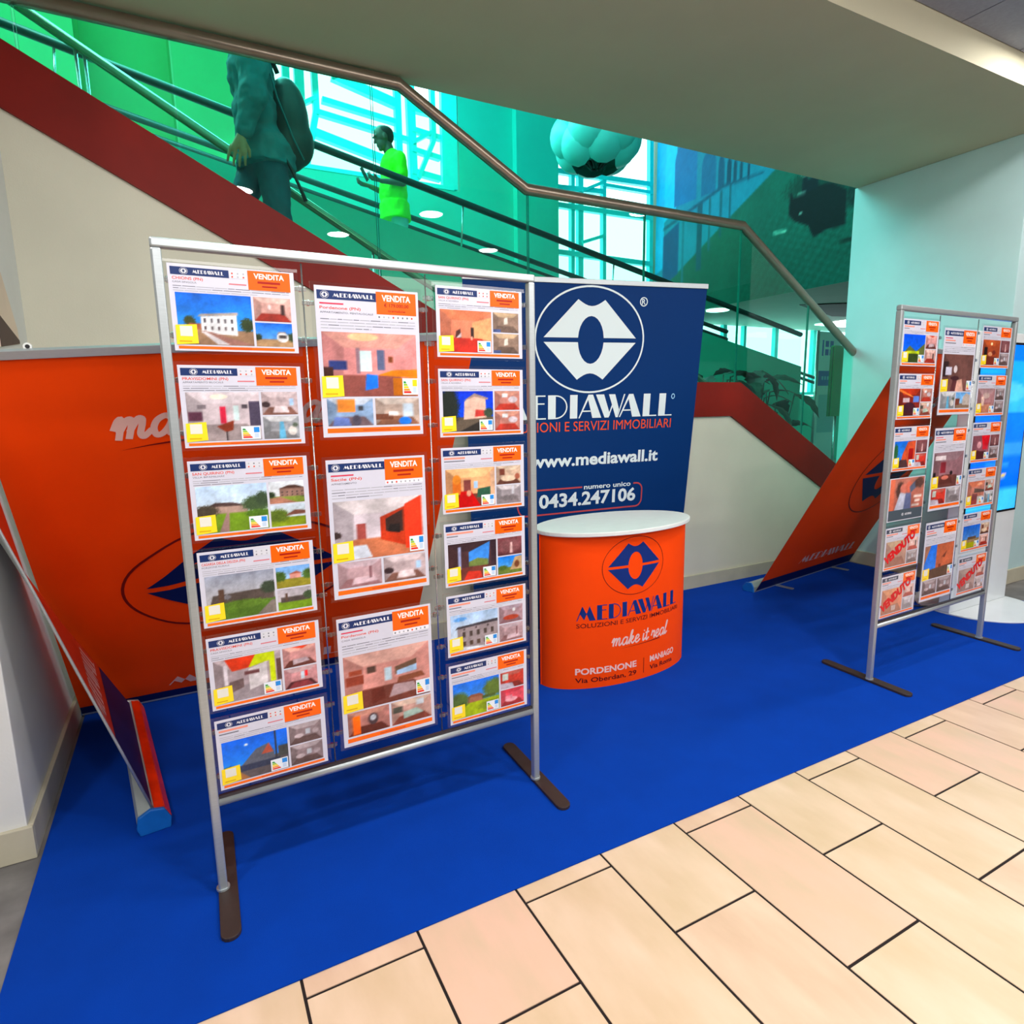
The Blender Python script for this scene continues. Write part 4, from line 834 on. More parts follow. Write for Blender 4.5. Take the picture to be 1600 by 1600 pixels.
# advertisement card among the sheets
r = empty('advert_card', mw=place(mwR, 'L', 3), label='advert card with photo of a couple and dark slate footer, farther stand', cat='poster', group=G_R)
link(bpy.data.objects.new('acrylic_holder', _cache['hL']), r); link(bpy.data.objects.new('sheet', _cache['sL']), r)
a = paint(46, 30, [('g','c08c80','b07468'), ('r',0,0,.14,1,'d88870'), ('b',.3,.6,.12,.3,'5c4844'), ('e',.38,.66,.09,.16,'c8887c'), ('e',.55,.7,.1,.18,'c07868'), ('p',[(.16,0),(.5,0),(.46,.5),(.3,.56)],'c8ccdc'), ('p',[(.42,0),(.64,0),(.62,.5),(.46,.52)],'7880a0'), ('p',[(.6,.5),(.8,.7),(.74,.9),(.56,.7)],'6c7488'), ('b',.85,.8,.14,.18,'6c5450'), ('r',.7,.34,.94,.42,'e8dcd8'), ('r',.74,.2,.9,.28,'e4d4d0'), ('r',.66,.06,.88,.14,'d8c8c4')], 77)
Sheet().image(LW*.02, LH*.26, LW*.98, LH*.98, a).build('photo', PR, r, OFF(.0017))
q = Sheet(); q.rect(LW*.02, LH*.02, LW*.98, LH*.26, C(72, 84, 96)); q.logo(LW*.42, LH*.14, .010, WHITE, 1, .05); q.deco('MEDIAWALL', LW*.48, LH*.115, LH*.05, WHITE, 1, width=LW*.2)
q.build('footer', PR, r, OFF(.0017), .0003)

# ================================================================== roll-up banners
def patch(BL, BR, TL, TR, bulge=None):
    BL, BR, TL, TR = map(Vector, (BL, BR, TL, TR))
    n = (BR - BL).cross(TL - BL).normalized()          # towards the reader
    def f(u, v, q):
        p = BL*(1-u)*(1-v) + BR*u*(1-v) + TL*(1-u)*v + TR*u*v
        d = q + (bulge(u, v) if bulge else 0)
        p = p + n*d
        return (p.x, p.y, p.z)
    return f, n
def rollup(name, corners, label, draw, W, Hh, basecol, bulge=None, capL=True, capR=True, caprad=0.05, frontfoot=0.0, group='orange roll-up banners around the carpet'):
    f, n = patch(*corners, bulge=bulge)
    BL, BR, TL, TR = map(Vector, corners)
    r = empty(name, loc=(BL + BR)/2*Vector((1, 1, 0)) if False else ((BL.x+BR.x)/2, (BL.y+BR.y)/2, CZ), label=label, cat='banner', group=group)
    off = Vector(r.location)
    g = lambda u, v, q: tuple(Vector(f(u/W, v/Hh, q)) - off)
    nu, nv = 26, 26
    mb = MB()
    for side, q in ((0, 0.0), (1, -0.0015)):
        mb.cur = side
        vs = [g(W*i/nu, Hh*j/nv, q) for j in range(nv+1) for i in range(nu+1)]
        fs = [(j*(nu+1)+i, j*(nu+1)+i+1, (j+1)*(nu+1)+i+1, (j+1)*(nu+1)+i) for j in range(nv) for i in range(nu)]
        mb.add(vs, fs if side == 0 else [t[::-1] for t in fs])
    me = mb.mesh('fabric'); me.materials.append(basecol); me.materials.append(m_banback); me.polygons.foreach_set('material_index', mb.mi)
    me.polygons.foreach_set('use_smooth', [True]*len(me.polygons)); o = bpy.data.objects.new('fabric', me); link(o, r)
    s = Sheet(); draw(s)
    s.build('print', PRB, o, lambda u, v, q: g(u, v, 0.0016 + q), .0006, du=W/nu if bulge else 0, dv=Hh/nv if bulge else 0)
    # top rail
    e = (TR - TL).normalized(); upv = ((TL + TR)/2 - (BL + BR)/2).normalized()
    a = TL - off - e*.004; b = TR - off + e*.004
    mb = MB().bar(a + upv*.008, b + upv*.008, 0.016, 0.030, upv); mb.build('top_rail', m_alu, r, bevel=0.002)
    # cassette
    e = (BR - BL); e.z = 0; e.normalize(); pn = Vector((0, 0, 1)).cross(e)    # pn: away from reader
    z0 = 0.0; A = BL - off; B = BR - off; A.z = B.z = 0
    prof = [(.006, .0), (.092, .0), (.098, .030), (.070, .066), (.030, .070), (.010, .040)]
    def ext(p0, p1, sc=1.0): 
        m_ = MB(); vs = [p0 + pn*x*sc + Vector((0, 0, z*sc)) for x, z in prof] + [p1 + pn*x*sc + Vector((0, 0, z*sc)) for x, z in prof]; k = len(prof)
        m_.add(vs, [list(range(k))[::-1], [k+i for i in range(k)]] + [(i, (i+1) % k, (i+1) % k + k, i + k) for i in range(k)]); return m_
    cs = ext(A, B).build('cassette', m_alu, r, bevel=0.003)
    if capL: ext(A - e*.012, A + e*.002, 1.06).build('end_cap', m_bluecap, cs, bevel=0.003)
    if capR: ext(B - e*.002, B + e*.012, 1.06).build('end_cap', m_bluecap, cs, bevel=0.003)
    for t in (.2, .8):
        c = A + (B - A)*t
        MB().bar(c + Vector((0, 0, .008)) - pn*frontfoot, c + Vector((0, 0, .008)) + pn*.14, .03, .008, (0, 0, 1)).build('swivel_foot', m_alu, r)
    # support pole at the back
    m0 = (A + B)/2 + pn*.03; m1 = (TL + TR)/2 - off - n*.012
    MB().tube([m0 + Vector((0, 0, .05)), m1], .008, 8).build('pole', m_alu, r, smooth=True)
    return r
m_oran = mat('orange_banner', ORANGE, 0.6, noise=0.03, nscale=3, spec=0.12)
m_bblue = mat('navy_banner', C(0, 50, 110), 0.6, noise=0.03, nscale=2, spec=0.12)
m_oran2 = mat('orange_sticker', C(232, 50, 8), 0.35, noise=0.10, nscale=18)
PINKW = C(236, 190, 178); NAVYP = C(8, 26, 84); DKR = C(120, 16, 10)

def draw_wide(W, Hh):
    def d(s):
        s.rect(0, 0, W, Hh*.034, NAVYP); s.rect(0, .0, W, Hh*.007, C(150, 156, 170), 1)
        s.script('make it real', W*.205, Hh*.826, W*.048, PINKW, W*.0135, 0, rise=.02)
        s.poly([(W*.215, Hh*.803), (W*.36, Hh*.810), (W*.80, Hh*.820), (W*.36, Hh*.816)], DKR, 0)
        s.ring(W*.46, Hh*.424, W*.30, W*.30*.62, W*.007, DKR, 0)
        for sg in (1, -1):
            pts = [(-.84,.035), (-.24,.62)] + [(-.24+.48*k/8, .62-.10*math.sin(math.pi*k/8)) for k in range(1, 8)] + [(.24,.62), (.84,.035)]
            for sd in (-1, 1):
                q = [(sd*.84,.035), (sd*.24,.62)] + [(sd*(.24-.24*k/4), .62-.10*math.sin(math.pi*k/8)) for k in range(1, 5)] + [(sd*.235*math.sin(a), .37*math.cos(a)) for a in np.linspace(0, math.acos(.035/.37), 9)]
                s.poly([(W*.46 + a*W*.29, Hh*.424 + sg*b*W*.29*.80) for a, b in q], NAVYP, 0)
        s.deco('MEDIAWALL', W*.228, Hh*.056, Hh*.032, PINKW, 0, width=W*.56)
    return d
def ripple(u, v):
    return 0.012*math.sin(5.2*u + 2.4*v)*v*(1-v)*2 + 0.020*math.exp(-((u-.16-.16*(1-v))/.05)**2)*(v)*(1-v)*2 - 0.012*math.exp(-((u-.25-.2*(1-v))/.07)**2)*v*(1-v)*3
b1 = ((-.543, 3.462, .012), (1.11, 3.462, .012), (-.553, 2.42, 1.612), (1.115, 2.42, 1.733))
rb1 = rollup('rollup_banner', b1, 'wide orange roll-up banner behind the nearer stand, leaning towards the viewer', draw_wide(1.65, 1.9), 1.65, 1.9, m_oran, ripple)
q = MB(); q.cyl((0, 0, 0), .0115, .010, 20, 'Y'); q.cur = 1; q.cyl((0, -.0008, 0), .0062, .002, 16, 'Y')
o = q.build('pole_tip', [m_top, m_black], rb1); o.location = Vector((-.385, 2.412, 1.652)) - Vector(rb1.location)
b3 = ((3.78, 3.215, .012), (5.22, 3.43, .012), (3.80, 2.23, 1.735), (5.19, 2.445, 1.735))
def draw3(s):
    W, Hh = 1.46, 1.95
    s.rect(0, 0, W, Hh*.055, NAVYP); s.rect(0, .0, W, Hh*.008, C(150, 156, 170), 1)
    s.deco('MEDIAWALL', W*.30, Hh*.100, Hh*.040, PINKW, 0, width=W*.60)
    s.ring(W*.66, Hh*.515, W*.31, Hh*.19, W*.007, DKR, 0)
    for sg in (1, -1):
        for sd in (-1, 1):
            q = [(sd*.84,.035), (sd*.24,.62)] + [(sd*(.24-.24*k/4), .62-.10*math.sin(math.pi*k/8)) for k in range(1, 5)] + [(sd*.235*math.sin(a), .37*math.cos(a)) for a in np.linspace(0, math.acos(.035/.37), 9)]
            s.poly([(W*.66 + a*W*.31, Hh*.515 + sg*b*Hh*.21) for a, b in q], NAVYP, 0)
    s.script('make it real', W*.22, Hh*.80, W*.05, PINKW, W*.012, 0)
rollup('rollup_banner', b3, 'orange roll-up banner behind the farther stand, by the white pillar', draw3, 1.46, 1.95, m_oran, frontfoot=.14)
bb = ((1.50, 3.37, .012), (3.08, 3.333, .012), (1.475, 3.36, 2.16), (3.08, 3.114, 2.175))
def drawb(s):
    W, Hh = 1.6, 2.1
    PW_ = C(226, 240, 242); OR_ = C(240, 84, 40)
    s.logo(W*.497, Hh*.847, W*.232, PW_, 0, ringt=.022)
    s.ring(W*.718, Hh*.955, W*.017, W*.017, W*.0035, PW_, 0, 24); s.text('R', W*.718, Hh*.9475, Hh*.016, PW_, 0, align='C', bold=.01)
    s.deco('MEDIAWALL', W*.12, Hh*.628, Hh*.067, PW_, 0, width=W*.765)
    s.ring(W*.885, Hh*.686, W*.009, W*.011, W*.004, C(150, 200, 230), 0, 20)
    s.text('SOLUZIONI E SERVIZI IMMOBILIARI', W*.12, Hh*.592, Hh*.029, OR_, 0, width=W*.765, bold=0)
    s.text('www.mediawall.it', W*.245, Hh*.492, Hh*.036, PW_, 0, width=W*.588, bold=.03)
    s.text('0434.247106', W*.284, Hh*.372, Hh*.040, PW_, 0, width=W*.45, bold=.03)
    s.text('numero unico', W*.485, Hh*.418, Hh*.015, PW_, 0, width=W*.222, bold=.02)
    RD = C(196, 74, 78); lw = W*.006
    xs0, xs1, y0, y1, rr_ = W*.22, W*.765, Hh*.352, Hh*.425, Hh*.022
    s.stroke([(xs0, y0), (xs1-rr_, y0)] + [(xs1-rr_+rr_*math.sin(a), y0+rr_-rr_*math.cos(a)) for a in np.linspace(.2, math.pi/2, 5)] + [(xs1-rr_+rr_*math.cos(a), y1-rr_+rr_*math.sin(a)) for a in np.linspace(0, math.pi/2, 6)] + [(W*.722, y1)], lw, RD, 0)
    s.stroke([(W*.475, y1), (xs0, y1)], lw, RD, 0)
    s.stroke([(xs0, y1)] + [(xs0-rr_*math.sin(a), (y0+y1)/2 + (y1-y0)/2*math.cos(a)) for a in np.linspace(.2, math.pi-.2, 9)] + [(xs0, y0)], lw, RD, 0)
rollup('rollup_banner', bb, 'wide navy blue roll-up banner with white eye logo behind the counter', drawb, 1.6, 2.1, m_bblue, group='navy roll-up banner')

# banner at the left, tipped against the column: its fabric leaves the cassette at a slant and follows the column upwards
r = empty('rollup_banner', loc=(-0.28, 2.88, CZ), label='orange roll-up banner seen edge-on, tipped against the left column', cat='banner', group='orange roll-up banners around the carpet')
off = Vector(r.location)
prof = [(0.0, 0.075), (-.08, .35), (-.16, .62), (-.235, .88), (-.30, 1.10), (-.338, 1.25)]
W2_, n2 = 1.06, 14
def b2p(t, k, q):
    x, z = prof[k]; yf = 3.36 - 0.64*z; base = Vector((-.205 - .125*t, 2.34 + (yf - 2.34)*t, 0))
    return Vector((max(base.x + x, -0.553) + q, base.y, z)) - off
mb = MB()
for side, q in ((0, 0.002), (1, 0.0)):
    mb.cur = side
    vs = [b2p(i/n2, k, q) for k in range(len(prof)) for i in range(n2+1)]
    fs = [(k*(n2+1)+i, k*(n2+1)+i+1, (k+1)*(n2+1)+i+1, (k+1)*(n2+1)+i) for k in range(len(prof)-1) for i in range(n2)]
    mb.add(vs, fs)
me = mb.mesh('fabric'); me.materials.append(mat('dark_orange_banner', C(205, 52, 6), 0.5, noise=0.04, nscale=3)); me.materials.append(m_banback); me.polygons.foreach_set('material_index', mb.mi)
o = bpy.data.objects.new('fabric', me); link(o, r)
MB().tube([b2p(0, k, .002) for k in range(len(prof))], .0045, 8).build('edge_profile', m_alu, r, smooth=True)
s = Sheet(); 
s.rect(.0, .0, 1.0, .34, NAVYP)
s.deco('MEDIAWALL', .08, .40, .14, PINKW, 0, width=.84)
def b2w(u, v, q):
    x = v*(len(prof)-1)*.6; k = min(int(x), len(prof)-2); fr = x - k
    return tuple(b2p(u, k, .003+q)*(1-fr) + b2p(u, k+1, .003+q)*fr)
s.build('print', PRB, r, b2w, .0006, du=.05, dv=.1)
# cassette along the floor
near = Vector((-.205, 2.335, 0)) - off; far = Vector((-.33, 3.33, 0)) - off; near.z = far.z = 0; e = (far - near); e.z = 0; e.normalize(); pn = Vector((0, 0, 1)).cross(e)
pf = [(-.046, 0), (.044, 0), (.052, .028), (.046, .066), (.008, .084), (-.032, .074), (-.050, .034)]
def ext2(p0, p1, sc=1.0):
    m_ = MB(); k = len(pf); vs = [p0 + pn*x*sc + Vector((0, 0, z*sc)) for x, z in pf] + [p1 + pn*x*sc + Vector((0, 0, z*sc)) for x, z in pf]
    return m_.add(vs, [list(range(k))[::-1], [k+i for i in range(k)]] + [(i, (i+1) % k, (i+1) % k + k, i + k) for i in range(k)])
ext2(near, far).build('cassette', m_banback, r, bevel=.003)
ext2(near - e*.014, near + e*.002, 1.05).build('end_cap', m_bluecap, r, bevel=.004)
ext2(far - e*.002, far + e*.014, 1.05).build('end_cap', m_alu, r, bevel=.004)
q = MB(); a0 = near + e*.004 - pn*.010 + Vector((0, 0, .0835)); 
vs = [near + e*.004 - pn*.004 + Vector((0,0,.0815)), far - e*.004 - pn*.004 + Vector((0,0,.0815)), far - e*.004 - pn*.0325 + Vector((0,0,.0752)), near + e*.004 - pn*.0325 + Vector((0,0,.0752))]
vs2 = [near + e*.004 - pn*.0335 + Vector((0,0,.0745)), far - e*.004 - pn*.0335 + Vector((0,0,.0745)), far - e*.004 - pn*.0512 + Vector((0,0,.034)), near + e*.004 - pn*.0512 + Vector((0,0,.034))]
q.prism(vs, (0, 0, .0025)); q.prism(vs2, tuple(-pn*.0025)); q.build('orange_sticker', m_oran2, r)

# ================================================================== promotional counter
cxx, cyy, ca, cb, ch = 2.02, 2.66, 0.465, 0.205, 0.815
r = empty('promo_counter', loc=(cxx, cyy, CZ), label='orange curved promotional counter with oval white top', cat='counter')
NT = 60
ths = np.linspace(-math.pi, 0, 2001); px = ca*np.cos(ths); py = cb*np.sin(ths)
sl = np.concatenate([[0], np.cumsum(np.hypot(np.diff(px), np.diff(py)))]); CLEN = sl[-1]
def cpt(u, v, q):
    t = np.interp(u, sl, ths); nx, ny = math.cos(t)/ca, math.sin(t)/cb; l = math.hypot(nx, ny)
    return (ca*math.cos(t) + nx/l*q, cb*math.sin(t) + ny/l*q, v)
mb = MB(); vs = []
for q in (0.0, -0.004):
    for z in (0.0, ch - .012):
        vs += [cpt(CLEN*i/NT, z, q) for i in range(NT+1)]
n = NT + 1
fs = [(i, i+1, n+i+1, n+i) for i in range(NT)] + [(3*n+i, 3*n+i+1, 2*n+i+1, 2*n+i) for i in range(NT)] + [(n+i, n+i+1, 3*n+i+1, 3*n+i) for i in range(NT)] + [(i+1, i, 2*n+i, 2*n+i+1) for i in range(NT)] + [(0, n, 3*n, 2*n), (NT, 2*n+NT, 3*n+NT, n+NT)]
mb.add(vs, fs); cpan = mb.build('curved_panel', m_oran, r, smooth='auto')
def uth(deg): return float(np.interp(math.radians(deg), ths, sl))
s = Sheet(); DN = C(10, 44, 120); DT = C(92, 12, 8); PK = C(244, 200, 190)
lc = uth(-92.5); lr = (uth(-65.5) - uth(-115))/2
s.logo(lc, .628, lr*.99, DN, 0, ringt=0)
s.ring(lc, .628, lr, .153, .003, DT, 0)
s.deco('MEDIAWALL', uth(-137), .365, .078, DN, 0, width=uth(-50) - uth(-137))
s.text('SOLUZIONI E SERVIZI IMMOBILIARI', uth(-137), .328, .024, DT, 0, width=uth(-47) - uth(-137), bold=.004)
s.script('make it real', uth(-110), .212, .040, PK, .0085, 0, rise=.0)
s.poly([(uth(-104), .194), (uth(-70), .200), (uth(-70), .205)], DT, 0)
s.text('PORDENONE', uth(-138), .078, .034, PK, 0, width=uth(-90.5) - uth(-138), bold=.03)
s.text('Via Oberdan, 29', uth(-138), .034, .026, DT, 0, width=uth(-90.5) - uth(-138), bold=.015)
s.rect(uth(-84.6), .03, uth(-84.2), .115, DT)
s.text('MANIAGO', uth(-79), .082, .034, PK, 0, width=uth(-52) - uth(-79), bold=.03)
s.text('Via Roma', uth(-79), .038, .026, DT, 0, width=uth(-54) - uth(-79), bold=.015)
s.build('print', PRB, cpan, lambda u, v, q: cpt(u, v, .0012 + q), .0004, du=.012)
el = [( .475*math.cos(2*math.pi*i/64), .262*math.sin(2*math.pi*i/64), ch - .010) for i in range(64)]
MB().prism(el, (0, 0, .022)).build('counter_top', m_top, r, bevel=.004)
MB().box((ca - .004, -.0, 0), (ca + .030, .004, ch - .012)).build('side_flap', m_oran, r)
MB().box((-ca - .004, 0, 0), (-ca + .03, .004, ch - .012)).build('side_flap', m_oran, r)
for x in (-.30, 0.30): MB().box((x - .012, .10, 0), (x + .012, .124, ch - .010)).build('inner_post', m_alu, r)
MB().prism([(.42*math.cos(math.pi + math.pi*i/24), .17*math.sin(math.pi + math.pi*i/24), .40) for i in range(25)] + [(.3, .12, .40), (-.3, .12, .40)], (0, 0, .014)).build('inner_shelf', m_top, r)

# ================================================================== digital totem
r = empty('info_totem', loc=(4.85, 2.22, CZ), label='white digital totem with blue screen on a round base', cat='kiosk')
kx0, kx1 = -.375, .345
MB().cyl((0, 0, 0), .375, .012, 64).build('round_base', m_kiosk, r, bevel=.004)
MB().box((kx0, -.02, .012), (kx1, .055, 1.86)).build('body', m_kiosk, r, bevel=.006)
bez = MB().box((kx0 + .045, -.0235, .66), (kx1 - .012, -.019, 1.80)).build('screen_bezel', m_black, r)
a = paint(24, 60, [('g','1c86f0','1460e0'), ('r',0,.9,1,1,'1470e8'), ('r',0,.76,1,.9,'2c98f4'), ('r',0,.6,1,.76,'40a4e8'), ('e',.6,.72,.34,.06,'58b4f0'), ('r',0,.34,1,.42,'3c8cd8'), ('r',0,.0,1,.14,'4cb4f6'), ('e',.66,.22,.05,.012,'e8c860'), ('r',.3,.28,.75,.29,'58a8f4'), ('r',.3,.31,.6,.318,'58a8f4')], 5, .01, 1.0, .06)
Sheet().image(kx0 + .06, .675, kx1 - .026, 1.785, a).build('screen', PRS, bez, lambda u, v, q: (u, -.0245 - q, v))
MB().tube([(-.32, .09, .02), (-.42, .2, .012), (-.40, .42, .008), (-.1, .62, .008), (.2, .8, .008)], .005, 8).build('power_cable', m_black, r, smooth=True)

# ================================================================== ceiling downlights of the hall
def downlight(x, y, label, power=21.5):
    r = empty('ceiling_downlight', loc=(x, y, 3.393), label=label, cat='lamp', group='round ceiling downlights of the mall aisle')
    MB().cyl((0, 0, -.012), .118, .010, 32).build('diffuser', m_lamp, r)
    mb = MB(); n = 32
    for i in range(n):
        a, b = 2*math.pi*i/n, 2*math.pi*(i+1)/n
        mb.add([(q*math.cos(t), q*math.sin(t), z) for t in (a, b) for q, z in ((.120, -.016), (.140, -.004), (.120, -.001))], [(0, 1, 4, 3), (1, 2, 5, 4), (2, 0, 3, 5)])
    mb.build('ring', m_ring, r, merge=True)
    d = bpy.data.lights.new('downlight_beam', 'AREA'); d.shape = 'DISK'; d.size = 0.22; d.energy = power; d.color = (1.0, 0.95, 0.90)
    o = bpy.data.objects.new('downlight_beam', d); link(o, r); o.location = (0, 0, -.0135)
for x, y, lb in ((.66, .777, 'round ceiling downlight mirrored beside the walking man'), (1.78, -.31, 'round ceiling downlight mirrored lowest left in the glass'), (2.46, .824, 'round ceiling downlight mirrored below the man in green'),
                 (3.64, -.285, 'round ceiling downlight mirrored right of the man in green'), (-1.14, .80, 'round ceiling downlight above the left end of the aisle'), (-.05, -.30, 'round ceiling downlight above the viewer'),
                 (4.40, 1.75, 'added unseen ceiling downlight brightening the farther stand'), (6.50, 1.75, 'added unseen ceiling downlight brightening the white pillar')):  # last two are added, out of view, to brighten the right side
    downlight(x, y, lb, 14 if y > 1.5 else 21.5)

# ================================================================== atrium: mural, lobby, lamp, plants, people
r = empty('street_mural', loc=(8.515, 10.0, 3.10), label='large wall mural of an arcaded street with a dark carriage', cat='mural')
MB().box((-.012, -4.6, 0), (.004, 0, 4.1)).build('mural_panel', m_tealdk, r)
WX, WY = 190, 130
ops = [('g','0c7c94','045c4e'),
       ('p',[(0,0),(1,0),(1,.42),(.60,.46),(.43,.36),(.088,.154),(0,.10)],'06564a'),
       ('p',[(0,1),(0,.10),(.088,.154),(.43,.36),(.60,.46),(.66,.62),(.6,1)],'0e7c96'),
       ('p',[(0,1),(0,.2),(.05,.22),(.06,1)],'10a8d8'), ('p',[(.06,1),(.05,.42),(.12,.46),(.12,1)],'14b4dc')]
def archop(x0, x1, yb, yt, c):
    cx, rx = (x0+x1)/2, (x1-x0)/2; ys = yt - (yt-yb)*.35
    return [('r', x0, yb, x1, ys, c), ('e', cx, ys, rx, yt-ys, c)]
for x0, x1, yb, yt, c in ((.11,.232,.47,.735,'0c6c9c'), (.258,.33,.468,.64,'0a6084'), (.342,.372,.47,.60,'08506c'), (.384,.405,.47,.575,'06445a'), (.415,.43,.47,.56,'06445a'), (.445,.456,.47,.55,'073c50'), (.48,.49,.46,.53,'06344a')): ops += archop(x0, x1, yb, yt, c)
ops += [('p',[(.05,.40),(.37,.482),(.55,.47),(.55,.462),(.37,.468),(.05,.385)],'0a5068'), ('r',.24,.17,.268,.44,'084e60'), ('r',.30,.24,.312,.45,'0a5c6c'), ('r',.355,.28,.365,.46,'07505e'), ('r',.40,.33,.408,.47,'07505e'), ('r',.16,.12,.17,.42,'0a6478'), ('p',[(.05,.14),(.14,.18),(.14,.40),(.05,.36)],'084a72')]
ops += [('p',[(.64,.44),(1,.28),(1,1),(.6,1)],'042420'), ('b',.80,.36,.16,.06,'0c3830'), ('b',.93,.28,.08,.05,'0c2c28'),
        ('p',[(.663,.358),(.677,.331),(.72,.34),(.747,.352),(.814,.34),(.863,.304),(.867,.19),(.802,.191),(.758,.177),(.736,.222),(.682,.253),(.66,.28)],'010a10'),
        ('p',[(.705,.34),(.71,.40),(.74,.42),(.765,.39),(.765,.34)],'02101a'), ('p',[(.602,.226),(.654,.222),(.654,.232),(.602,.236)],'8cc4b0'), ('p',[(.845,.142),(.935,.148),(.936,.131),(.854,.132)],'04241e'),
        ('p',[(.69,.336),(.72,.336),(.72,.342),(.69,.342)],'a0b8a8'), ('p',[(.70,.27),(.712,.268),(.712,.274),(.70,.276)],'9cbcb0'), ('p',[(.70,.40),(.74,.385),(.74,.39),(.70,.406)],'90a898'), ('r',.725,.38,.74,.46,'1c5850')]
A = paint(WX, WY, ops, 3, .012, 1.0, .10)
X_, Y_ = np.meshgrid(np.linspace(0, 1, WX), np.linspace(0, 1, WY)); rs = np.random.RandomState(8)
cob = (np.sin(X_*150 + Y_*60)*np.sin(Y_*190 - X_*40) + rs.rand(WY, WX)*1.2 - .6)
grd = ((Y_ < .30)*(X_ > .40)*np.clip((X_-.40)*3, 0, 1))[..., None]
dark = (A.sum(2) < .25)[..., None]
A = np.clip(A + .035*cob[..., None]*grd*(~dark), 0, 1)
Sheet().image(0, 0, 4.6, 4.1, A).build('mural_print', PRB, r, lambda u, v, q: (-.0135, -u, v))

# lobby ceiling fittings under the mural
MB().prism([(9.7, 7.62, 3.085), (10.7, 6.95, 3.085), (12.2, 8.2, 3.085), (11.6, 8.35, 3.085)], (0, 0, .012)).build('recess_shade_slab', mat('recess_shade', C(52, 22, 16), 0.7, noise=0.1, nscale=6))  # flat slab under the ceiling, recess shade painted as dark brown
tag(bpy.data.objects['recess_shade_slab'], 'dark brown slab painted for the shaded recess in the lobby ceiling', 'recess')
o = MB().cyl((8.80, 8.62, 3.080), .20, .018, 32).build('lobby_downlight', m_lamp2); tag(o, 'round white lobby downlight right of the navy banner', 'lamp')
o = MB().box((12.5, 8.6, 3.075), (14.6, 9.4, 3.098)).build('lobby_panel_light', m_lamp2); tag(o, 'bright rectangular lobby ceiling light beside the white pillar', 'lamp')
# green board and white-blue sign behind the glass
r = empty('green_notice_board', loc=(9.41, 6.5, 0), label='dark green upright board on two posts behind the glass', cat='board')
m_dg = mat('dark_green_lacquer', C(0, 150, 74), 0.5, noise=0.05, nscale=4)
MB().box((-.30, -.03, 1.20), (.30, .03, 2.29)).build('board', m_dg, r, bevel=.004)
MB().box((-.33, -.02, 1.20), (-.30, .02, 2.27)).build('edge_strip', mat('green_edge', C(0, 90, 40), 0.5, noise=0.05, nscale=6), r)
for x in (-.14, .12): MB().tube([(x, 0, 0), (x, 0, 1.2)], .02, 10).build('post', m_steel, r, smooth=True)
r = empty('shop_sign', loc=(9.98, 7.2, 0), label='white and blue sign panel left of the green board', cat='sign')
MB().box((-.27, -.02, .0), (.30, .03, 2.60)).build('panel', mat('sign_white', C(190, 232, 228), 0.4, noise=0.03, nscale=3), r)
q = Sheet(); q.rect(-.26, 1.70, .29, 1.95, C(20, 110, 200)); q.rect(-.20, 2.20, -.16, 2.46, C(24, 90, 190)); 
for a_, b_ in ((0, 0), (.12, 0), (0, .14), (.12, .14)): q.rect(-.12 + a_, 2.21 + b_, -.03 + a_, 2.31 + b_, C(24, 90, 190))
for k in range(5): q.rect(-.17 + .07*k, 1.80, -.125 + .07*k, 1.86, C(120, 200, 235), 1)
q.rect(-.22, .9, .2, 1.55, C(150, 210, 214)); q.build('sign_print', PRB, r, lambda u, v, w_: (u, -.0215 - w_, v))
MB().tube([(-.29, 0, 0), (-.29, 0, 2.62)], .022, 10).build('post', m_steel, r, smooth=True)

# hanging lamp of white petals
r = empty('petal_lamp', loc=(4.96, 7.0, 4.74), label='white hanging lamp made of overlapping petal shells', cat='lamp')
m_pet = mat('petal_backlit_teal', C(86, 212, 206), 0.45, noise=0.02, nscale=6)  # white petals, their backlit shade put into a teal base colour
pet = MB(); nr, na = 6, 14; R0 = .275
for j in range(nr + 1):
    ph = math.radians(66)*j/nr
    for i in range(na):
        th = 2*math.pi*i/na; pet.v.append((R0*math.sin(ph)*math.cos(th), R0*math.sin(ph)*math.sin(th), R0*math.cos(ph) - R0*.55))
for j in range(nr):
    for i in range(na): pet.f.append([j*na+i, j*na+(i+1) % na, (j+1)*na+(i+1) % na, (j+1)*na+i]); pet.mi.append(0)
pme = pet.mesh('petal'); pme.materials.append(m_pet); pme.polygons.foreach_set('use_smooth', [True]*len(pme.polygons))
def petal(d, rad):
    d = Vector(d).normalized(); o = bpy.data.objects.new('petal', pme); link(o, r)
    o.matrix_local = Matrix.Translation(d*rad) @ d.to_track_quat('Z', 'Y').to_matrix().to_4x4()
for k in range(6): a = 2*math.pi*k/6 + .2; petal((math.cos(a), math.sin(a), -.42), .42)
for k in range(6): a = 2*math.pi*k/6 + .7; petal((math.cos(a), math.sin(a), -.02), .46)
for k in range(6): a = 2*math.pi*k/6 + .2; petal((math.cos(a), math.sin(a), .55), .42)
for k in range(3): a = 2*math.pi*k/3 + .5; petal((math.cos(a)*.5, math.sin(a)*.5, 1), .42)
mb = MB()
for k in range(10):
    a = 2*math.pi*k/10; mb.tube([(.26*math.cos(a), .26*math.sin(a), -.16), (.06*math.cos(a), .06*math.sin(a), -.36)], .014, 6)
mb.build('lamp_cage', mat('dark_cage', C(10, 50, 50), 0.4, noise=0.1, nscale=20), r)['kind'] = 'stuff'
MB().ell((0, 0, -.02), (.27, .27, .22), 20, 12).build('core_filler', m_pet, r, smooth=True)  # added core that fills the dark inside of the petals
MB().tube([(0, 0, .4), (0, 0, 2.7)], .008, 8).build('cord', m_dark, r, smooth=True)

